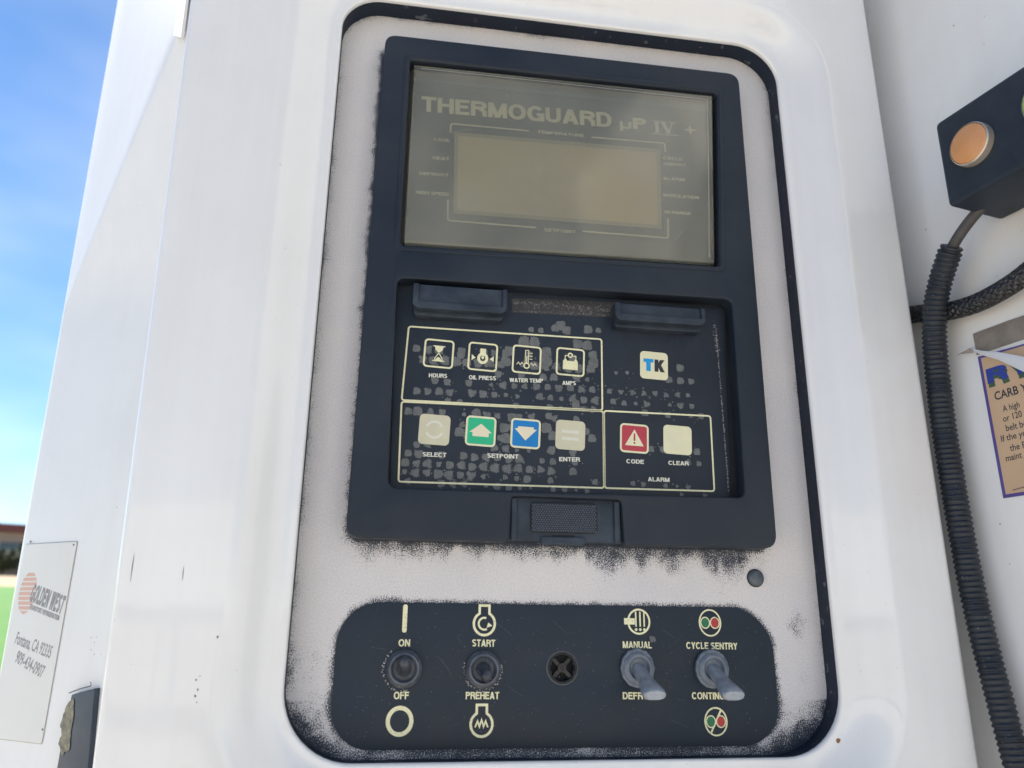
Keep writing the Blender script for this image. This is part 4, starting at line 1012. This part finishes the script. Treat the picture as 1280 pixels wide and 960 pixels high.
# hours glass
f, o = ringkey(548.5, 442); fl = Flat(f, P1+.25)
fl.poly([(-3.3, 4.6), (3.3, 4.6), (3.3, 4.0), (-3.3, 4.0)]); fl.poly([(-3.3, -4.6), (3.3, -4.6), (3.3, -4.0), (-3.3, -4.0)]); fl.poly([(-2.4, 4.0), (2.4, 4.0), (2.0, 2.2), (.4, 0.6), (-.4, .6), (-2.0, 2.2)])
fl.line([(-2.2, -4.0), (-1.8, -2.4), (-.2, 0), (.2, 0)], .5); fl.line([(2.2, -4.0), (1.8, -2.4), (.2, 0)], .5); fl.poly([(-1.9, -4.0), (1.9, -4.0), (.9, -2.6), (0, -1.9), (-.9, -2.6)])
fl.build('hourglass_symbol', M['cream'], o)
f, o = ringkey(603.5, 446); fl = Flat(f, P1+.25)
fl.poly([(-1.6, 4.8), (1.6, 4.8), (1.6, 2.0), (-1.6, 2.0)]); fl.band(circ(0, -.9, 3.1, 24, 3.4), circ(0, -.9, 1.5, 24, 1.7)); fl.poly([(-6.2, 1.0), (-4.0, -.9), (-6.2, -2.6)]); fl.poly([(6.2, 1.0), (4.0, -.9), (6.2, -2.6)]); fl.poly([(-1.0, -.6), (0, 1.0), (1.0, -.6), (0, -1.6)])
fl.build('oil_pressure_symbol', M['cream'], o)
f, o = ringkey(658.5, 449.5); fl = Flat(f, P1+.25)
fl.line([(-.9, -2.0), (-.9, 5.4), (.9, 5.4), (.9, -2.0)], .45); fl.line([(0, -2.6), (0, 2.0)], .6); fl.band(circ(0, -3.6, 1.9, 18), circ(0, -3.6, 1.1, 18))
for y in (4.0, 2.2, .4): fl.line([(1.2, y), (3.2, y)], .4)
for s_ in (-1, 1): fl.line([(s_*(2.2+.5*k), -2.6+.7*math.sin(k*1.6)) for k in range(8)], .45)
fl.build('thermometer_symbol', M['cream'], o)
f, o = ringkey(713, 452.5); fl = Flat(f, P1+.25)
fl.poly([(-4.3, -4.6), (4.3, -4.6), (4.3, .6), (-4.3, .6)]); fl.band(circ(-.2, 4.0, 1.6, 16), circ(-.2, 4.0, .8, 16)); fl.line([(-3.1, .6), (-3.1, 3.6), (-1.8, 3.6)], .5); fl.line([(3.1, .6), (3.1, 3.6), (1.6, 3.6)], .5); fl.poly([(-3.8, .6), (-2.2, .6), (-2.2, 1.5), (-3.8, 1.5)]); fl.poly([(2.2, .6), (3.8, .6), (3.8, 1.5), (2.2, 1.5)])
fl.build('battery_symbol', M['cream'], o)
def solidkey(u, v, m, inner=None):
    f = fkey(u, v); fl = Flat(f, P1+.2); fl.poly(rr(-KS, KS, -KS, KS, 2.4, 5)); k_ = fl.build('key', m, kp)
    if inner: g = Flat(f, P1+.25); g.poly(rr(-KS+1.1, KS-1.1, -KS+1.1, KS-1.1, 1.2, 4)); g.build('key_field', inner, k_)
    return f, k_
f, o = solidkey(543, 537, M['key']); fl = Flat(f, P1+.3)
for a0 in (25, 205): fl.line([(4.4*math.cos(math.radians(a0+q)), 4.4*math.sin(math.radians(a0+q))) for q in range(0, 136, 9)], 1.3)
fl.build('circle_arrows_symbol', M['keymark'], o)
f, o = solidkey(601, 539, M['keylight'], M['green']); fl = Flat(f, P1+.3); fl.poly([(-6.2, -.8), (0, 4.2), (6.2, -.8), (4.4, -.8), (4.4, -3.0), (-4.4, -3.0), (-4.4, -.8)]); fl.build('up_arrow', M['arrow'], o)
f, o = solidkey(657, 542, M['keylight'], M['blue']); fl = Flat(f, P1+.3); fl.poly([(-4.4, 3.8), (4.4, 3.8), (4.4, 2.6), (6.2, 2.6), (0, -3.9), (-6.2, 2.6), (-4.4, 2.6)]); fl.build('down_arrow', M['arrow'], o)
f, o = solidkey(713, 544, M['key']); fl = Flat(f, P1+.3); fl.poly([(-4.8, 1.1), (4.8, 1.1), (4.8, 2.8), (-4.8, 2.8)]); fl.poly([(-4.8, -2.9), (4.8, -2.9), (4.8, -1.2), (-4.8, -1.2)]); fl.build('equals_symbol', M['keymark'], o)
f, o = solidkey(793, 548, M['keylight'], M['red']); fl = Flat(f, P1+.3); fl.poly([(-5.4, -4.2), (5.4, -4.2), (0, 5.2)]); fl.build('warning_triangle', M['keylight'], o)
fl = Flat(f, P1+.33); fl.poly([(-.55, -1.4), (.55, -1.4), (.45, 2.8), (-.45, 2.8)]); fl.poly(circ(0, -2.6, .6, 10)); fl.build('exclamation_mark', M['red'], o)
f, o = solidkey(847, 550, M['keylight']); fl = Flat(f, P1+.3); fl.line([(3.2*math.cos(math.radians(q)), 3.6*math.sin(math.radians(q))) for q in range(45, 320, 14)], 1.7); fl.build('faded_symbol', mat('faded_mark', (.75, .715, .50), .45), o)
f, o = solidkey(817.5, 457, M['keylight'])
fl = Flat(f, P1+.3); caps(fl, 'T', (-6.3, -3.6), (-.3, -3.6), 7.4, .28); fl.build('lettering', M['tblue'], o)
fl = Flat(f, P1+.3); caps(fl, 'K', (.3, -3.6), (6.6, -3.6), 7.4, .27); fl.build('lettering', M['tdark'], o)
for tx, u0, v0, u1, v1, m in [('HOURS', 536, 471.5, 559, 472.5, 0), ('OIL PRESS', 586, 474, 620, 475.5, 0), ('WATER TEMP', 637, 477.5, 679, 478.5, 0), ('AMPS', 703, 481, 720, 481.5, 0), ('SELECT', 528, 570.5, 558, 571.5, 0),
                              ('SETPOINT', 609, 572, 648, 573.5, 0), ('ENTER', 699, 576.5, 725, 577, 0), ('CODE', 783, 579, 805, 580, 0), ('CLEAR', 835.5, 581, 861, 582, 0), ('ALARM', 810, 601.5, 837, 602.5, 0)]:
    capw(tx, u0, v0, u1, v1, 2.35, '', M['print'], kp, P1+.25, t=.2)
# dust line along the right edge and glitter strip at the top of the recess
fl = Flat(PF, KC+.1)
for p0, p1, n, wd_, thick in [((895, 412), (911, 615), 330, .25, .25), ((893, 405), (897, 440), 60, .7, .3), ((487, 470), (484, 600), 60, .25, .15), ((641, 377), (765, 388), 240, .9, .22), ((643, 389), (770, 394), 90, .3, .2)]:
    for _ in range(n):
        t = random.random(); a, b = K(p0[0]+(p1[0]-p0[0])*t, p0[1]+(p1[1]-p0[1])*t, KC+.1); a += random.gauss(0, wd_*.8); b += random.gauss(0, wd_); q = thick*random.uniform(.4, 1.3)
        base = len(fl.v); c = KC+.1+random.uniform(0, .08)
        fl.v += [PF(a+q*random.uniform(.4, 1.5)*math.cos(t_), b+q*random.uniform(.4, 1.5)*math.sin(t_), c) for t_ in (0, 1.3, 2.5, 3.8, 5)]; fl.fc.append(list(range(base, base+5)))
o_ = fl.build('dust_line', mat('dust_flecks', (.30, .28, .27), .8), ht); o_['kind'] = 'stuff'
a, b = K(642, 372, 4.3), K(768, 396, 4.3)
solid('broken_strip', [K(640, 372, 4.3), K(640, 390, 4.3), K(772, 397, 4.3), K(772, 378, 4.3)], [], KC-.2, KC+.08, mat('strip_brown', (.035, .032, .03), .5, col2=(.14, .12, .11), vscale=600, contrast=(.55, .75)), ht, .02)

# hinge tabs
def tab(c0, c1):
    f_ = 15.5; A_ = PF.at(c0[0], c0[1], f_); B_ = PF.at(c1[0], c1[1], f_); x0, x1, z1, z0 = A_[0], B_[0], A_[1], B_[1]
    body = solid('hinge_tab', rr(x0, x1, z0, z1, (4, 4, .8, .8), 5), [], 3.6, f_-1.6, M['plastic2'], ht, .6)
    solid('tab_rim', [(x0, z1-.2)] + [(p[0], p[1]) for p in rr(x0, x1, z0, z1, (4, 4, .5, .5), 5)[:12]] + [(x1, z1-.2), (x1-2.6, z1-.2)] + [(x1-2.6, z0+4.2), (x0+3.2, z0+4.2)] + [(x0+3.2, z1-.2)], [], f_-2.0, f_, M['plastic2'], body, .5)
    solid('tab_foot', rr(x0+1, x1-1.5, z0-2.2, z0+3, 1.6, 4), [], 3.7, f_-5.5, M['plastic2'], body, .6)
tab((517, 353), (634, 392)); tab((769, 377), (883, 407))

# ================================================================== BUTTON BOX ON THE WALL
bx = thing('button_box', 'black plastic button box tilted on the right wall with amber button', 'button box', WF(100, 90, 0))
solid('enclosure', rr(68.2, 175, 91, 144, 3.2, 5), [], .3, 40, M['box'], bx, 2.6, WF)
a, b = WF.at(1209, 179, 45)
bt_ = lathe('amber_button', [(10.7, 3.8), (10.5, 4.6), (9.8, 5.0), (.001, 5.3)], (a, b, 40), M['amber'], bx, WF, 40, sharp=60)
lathe('button_bezel', [(11.7, .1), (11.7, 2.5), (11.5, 4.0), (10.9, 4.6), (10.7, 3.6)], (a, b, 40), M['bezel'], bx, WF, 40)
a2, b2 = WF.at(1308, 119, 43)
lathe('green_button', [(12.2, 2.2), (12.0, 3.3), (11.0, 3.8), (.001, 4.1)], (a2, b2, 40), M['gbutton'], bx, WF, 40, sharp=60)
lathe('button_bezel', [(13.2, .1), (13.4, 2.0), (12.6, 2.8), (12.2, 2.0)], (a2, b2, 40), M['bezel'], bx, WF, 40)

# cable, conduit, braided hose
def WP(u, v, c): a, b = WF.at(u, v, c); return WF(a, b, c)
o_ = sweep('cable', spline([WP(1228, 258, 20), WP(1214, 274, 20), WP(1202, 290, 20), WP(1191, 308, 19), WP(1184, 325, 18), WP(1176, 350, 17)], 8), lambda s, a: 3.0, 16, M['cable'])
o_['label'] = 'short bare grey cable between the button box and the ribbed conduit'; o_['category'] = 'cable'
cpts = [(1190, 308, 19), (1184, 325, 18), (1176, 350, 17), (1170, 378, 17), (1168, 405, 16), (1169, 440, 14), (1173, 480, 13), (1179, 530, 13), (1187, 580, 12), (1196, 635, 12), (1206, 690, 12), (1217, 745, 12), (1231, 805, 12), (1247, 865, 12), (1263, 925, 12), (1285, 1000, 12), (1330, 1130, 12), (1360, 1260, 4), (1372, 1320, -16)]
cp_ = resample(spline([WP(*p) for p in cpts], 40), .42)
pitch = 2.9
def crad(s, a):
    t = (s % pitch)/pitch; return 5.9+.75*(1 if .12 < t < .55 else (0 if .65 < t < .98 else .5)) - (.6 if s < 3 else 0)
o_ = sweep('ribbed_conduit', cp_, crad, 20, M['conduit'], sharp=45)
o_['label'] = 'black ribbed plastic conduit running down the right wall beside the door edge'; o_['category'] = 'conduit'
hp = resample(spline([WP(1105, 398, 5), WP(1150, 392, 7), WP(1185, 389, 8), WP(1215, 381, 8), WP(1245, 367, 9), (WP(1280, 344, 10)), WP(1330, 300, 12), WP(1400, 220, 12), WP(1450, 120, 8), WP(1470, 60, -14)], 40), .5)
def brad(s, a):
    k = 10; p1 = math.sin(k*a+s*1.35); p2 = math.sin(k*a-s*1.35); return 5.0+.45*max(p1, p2)
o_ = sweep('braided_hose', hp, brad, 60, M['braid'])
o_['label'] = 'black braided hose curving up to the right behind the ribbed conduit'; o_['category'] = 'hose'

# ================================================================== NOTICE STICKER ON THE WALL
nt_ = thing('notice_sticker', 'tan notice sticker with purple border and peeling top on the right wall', 'sticker', WF(41, -61, 0))
c_ = .4
TL = WF.at(1222, 446, c_); BL = WF.at(1254, 623, c_); XR = 125.0
fl = Flat(WF, c_); fl.poly([BL, (XR, BL[1]), (XR, TL[1]-4), TL]); fl.build('border', M['labelpurple'], nt_)
fl = Flat(WF, c_+.06); fl.poly([(BL[0]+1.9, BL[1]+1.9), (XR-1.9, BL[1]+1.9), (XR-1.9, TL[1]-4), (TL[0]+1.9, TL[1]-1.5)]); fl.build('notice_sheet', M['labeltan'], nt_)
c_ = .52
def WT(t, u0, v0, u1, v1, h, m=M['labelink'], bold=0.01): return ftext(t, WF.at(u0, v0, c_), WF.at(u1, v1, c_), h, WF, c_, m, nt_, bold)
fl = Flat(WF, c_-.02); caps(fl, 'RY', WF.at(1236.5, 485, c_), WF.at(1292, 468, c_), 9.2, .22, .12); fl.build('lettering', M['labelgreen'], nt_)
fl = Flat(WF, c_+.02); caps(fl, 'RY', WF.at(1235, 480, c_), WF.at(1290, 463, c_), 8.4, .22, .12); fl.build('lettering', M['labelblue'], nt_)
WT('CARB Y', 1244, 500.5, 1285, 488.5, 4.6, bold=.02); WT('A high', 1254, 515, 1275, 509, 3.5); WT('or 120', 1254.5, 527.5, 1278, 520.5, 3.5); WT('belt be', 1258, 539, 1284, 532.5, 3.5)
WT('If the ye', 1252, 552.5, 1283, 544.5, 3.5); WT('the R', 1263, 564, 1284, 559, 3.5); WT('maint', 1258, 577, 1278, 572, 3.5)
fl = Flat(WF, c_)
for k in range(14): a, b = WF.at(1266+k*1.6, 613.5-k*.45, c_); fl.poly([(a, b), (a+.5, b), (a+.5, b+random.uniform(.5, .9)), (a, b+.6)])
fl.build('fine_print', M['labelink'], nt_)
# adhesive left by the torn-off top
jg = []
for i in range(16): jg.append((40.6+84*i/15, 33.2+random.uniform(-.25, .25)))
fl = Flat(WF, .35); fl.poly([(40.8, 20), (XR, 20)]+jg[::-1]); fl.build('adhesive_patch', M['glue'], nt_)
# curled flap: strip rolled over, hanging down across the sheet top
V = []; F = []
topl = [(1211, 435, 2.0), (1228, 438.5, 4), (1248, 440, 6), (1280, 446, 8.5), (1330, 462, 11)]
botl = [(1213, 437.5, 1.2), (1228, 444, 3), (1248, 450, 5), (1280, 465, 7.5), (1330, 494, 10)]
m = 6
for (a_, b_) in zip(topl, botl):
    for j in range(m+1):
        t = j/m; V.append(WP(a_[0]+(b_[0]-a_[0])*t, a_[1]+(b_[1]-a_[1])*t, a_[2]+(b_[2]-a_[2])*t+.9*math.sin(math.pi*t)*(a_[2]/8.5)))
for i in range(len(topl)-1):
    for j in range(m): F.append([i*(m+1)+j, i*(m+1)+j+1, (i+1)*(m+1)+j+1, (i+1)*(m+1)+j])
mesh_flat('curled_flap', V, F, M['curl'], nt_, WF.c).data.shade_smooth()
p = [WP(1196, 443.5, 5), WP(1205, 439, 5), WP(1212, 435, 4), WP(1217, 441, 2.5), WP(1207, 442, 4)]
mesh_flat('curled_corner', p, [[0, 1, 4], [1, 2, 3, 4]], M['curlunder'], nt_, WF.c)
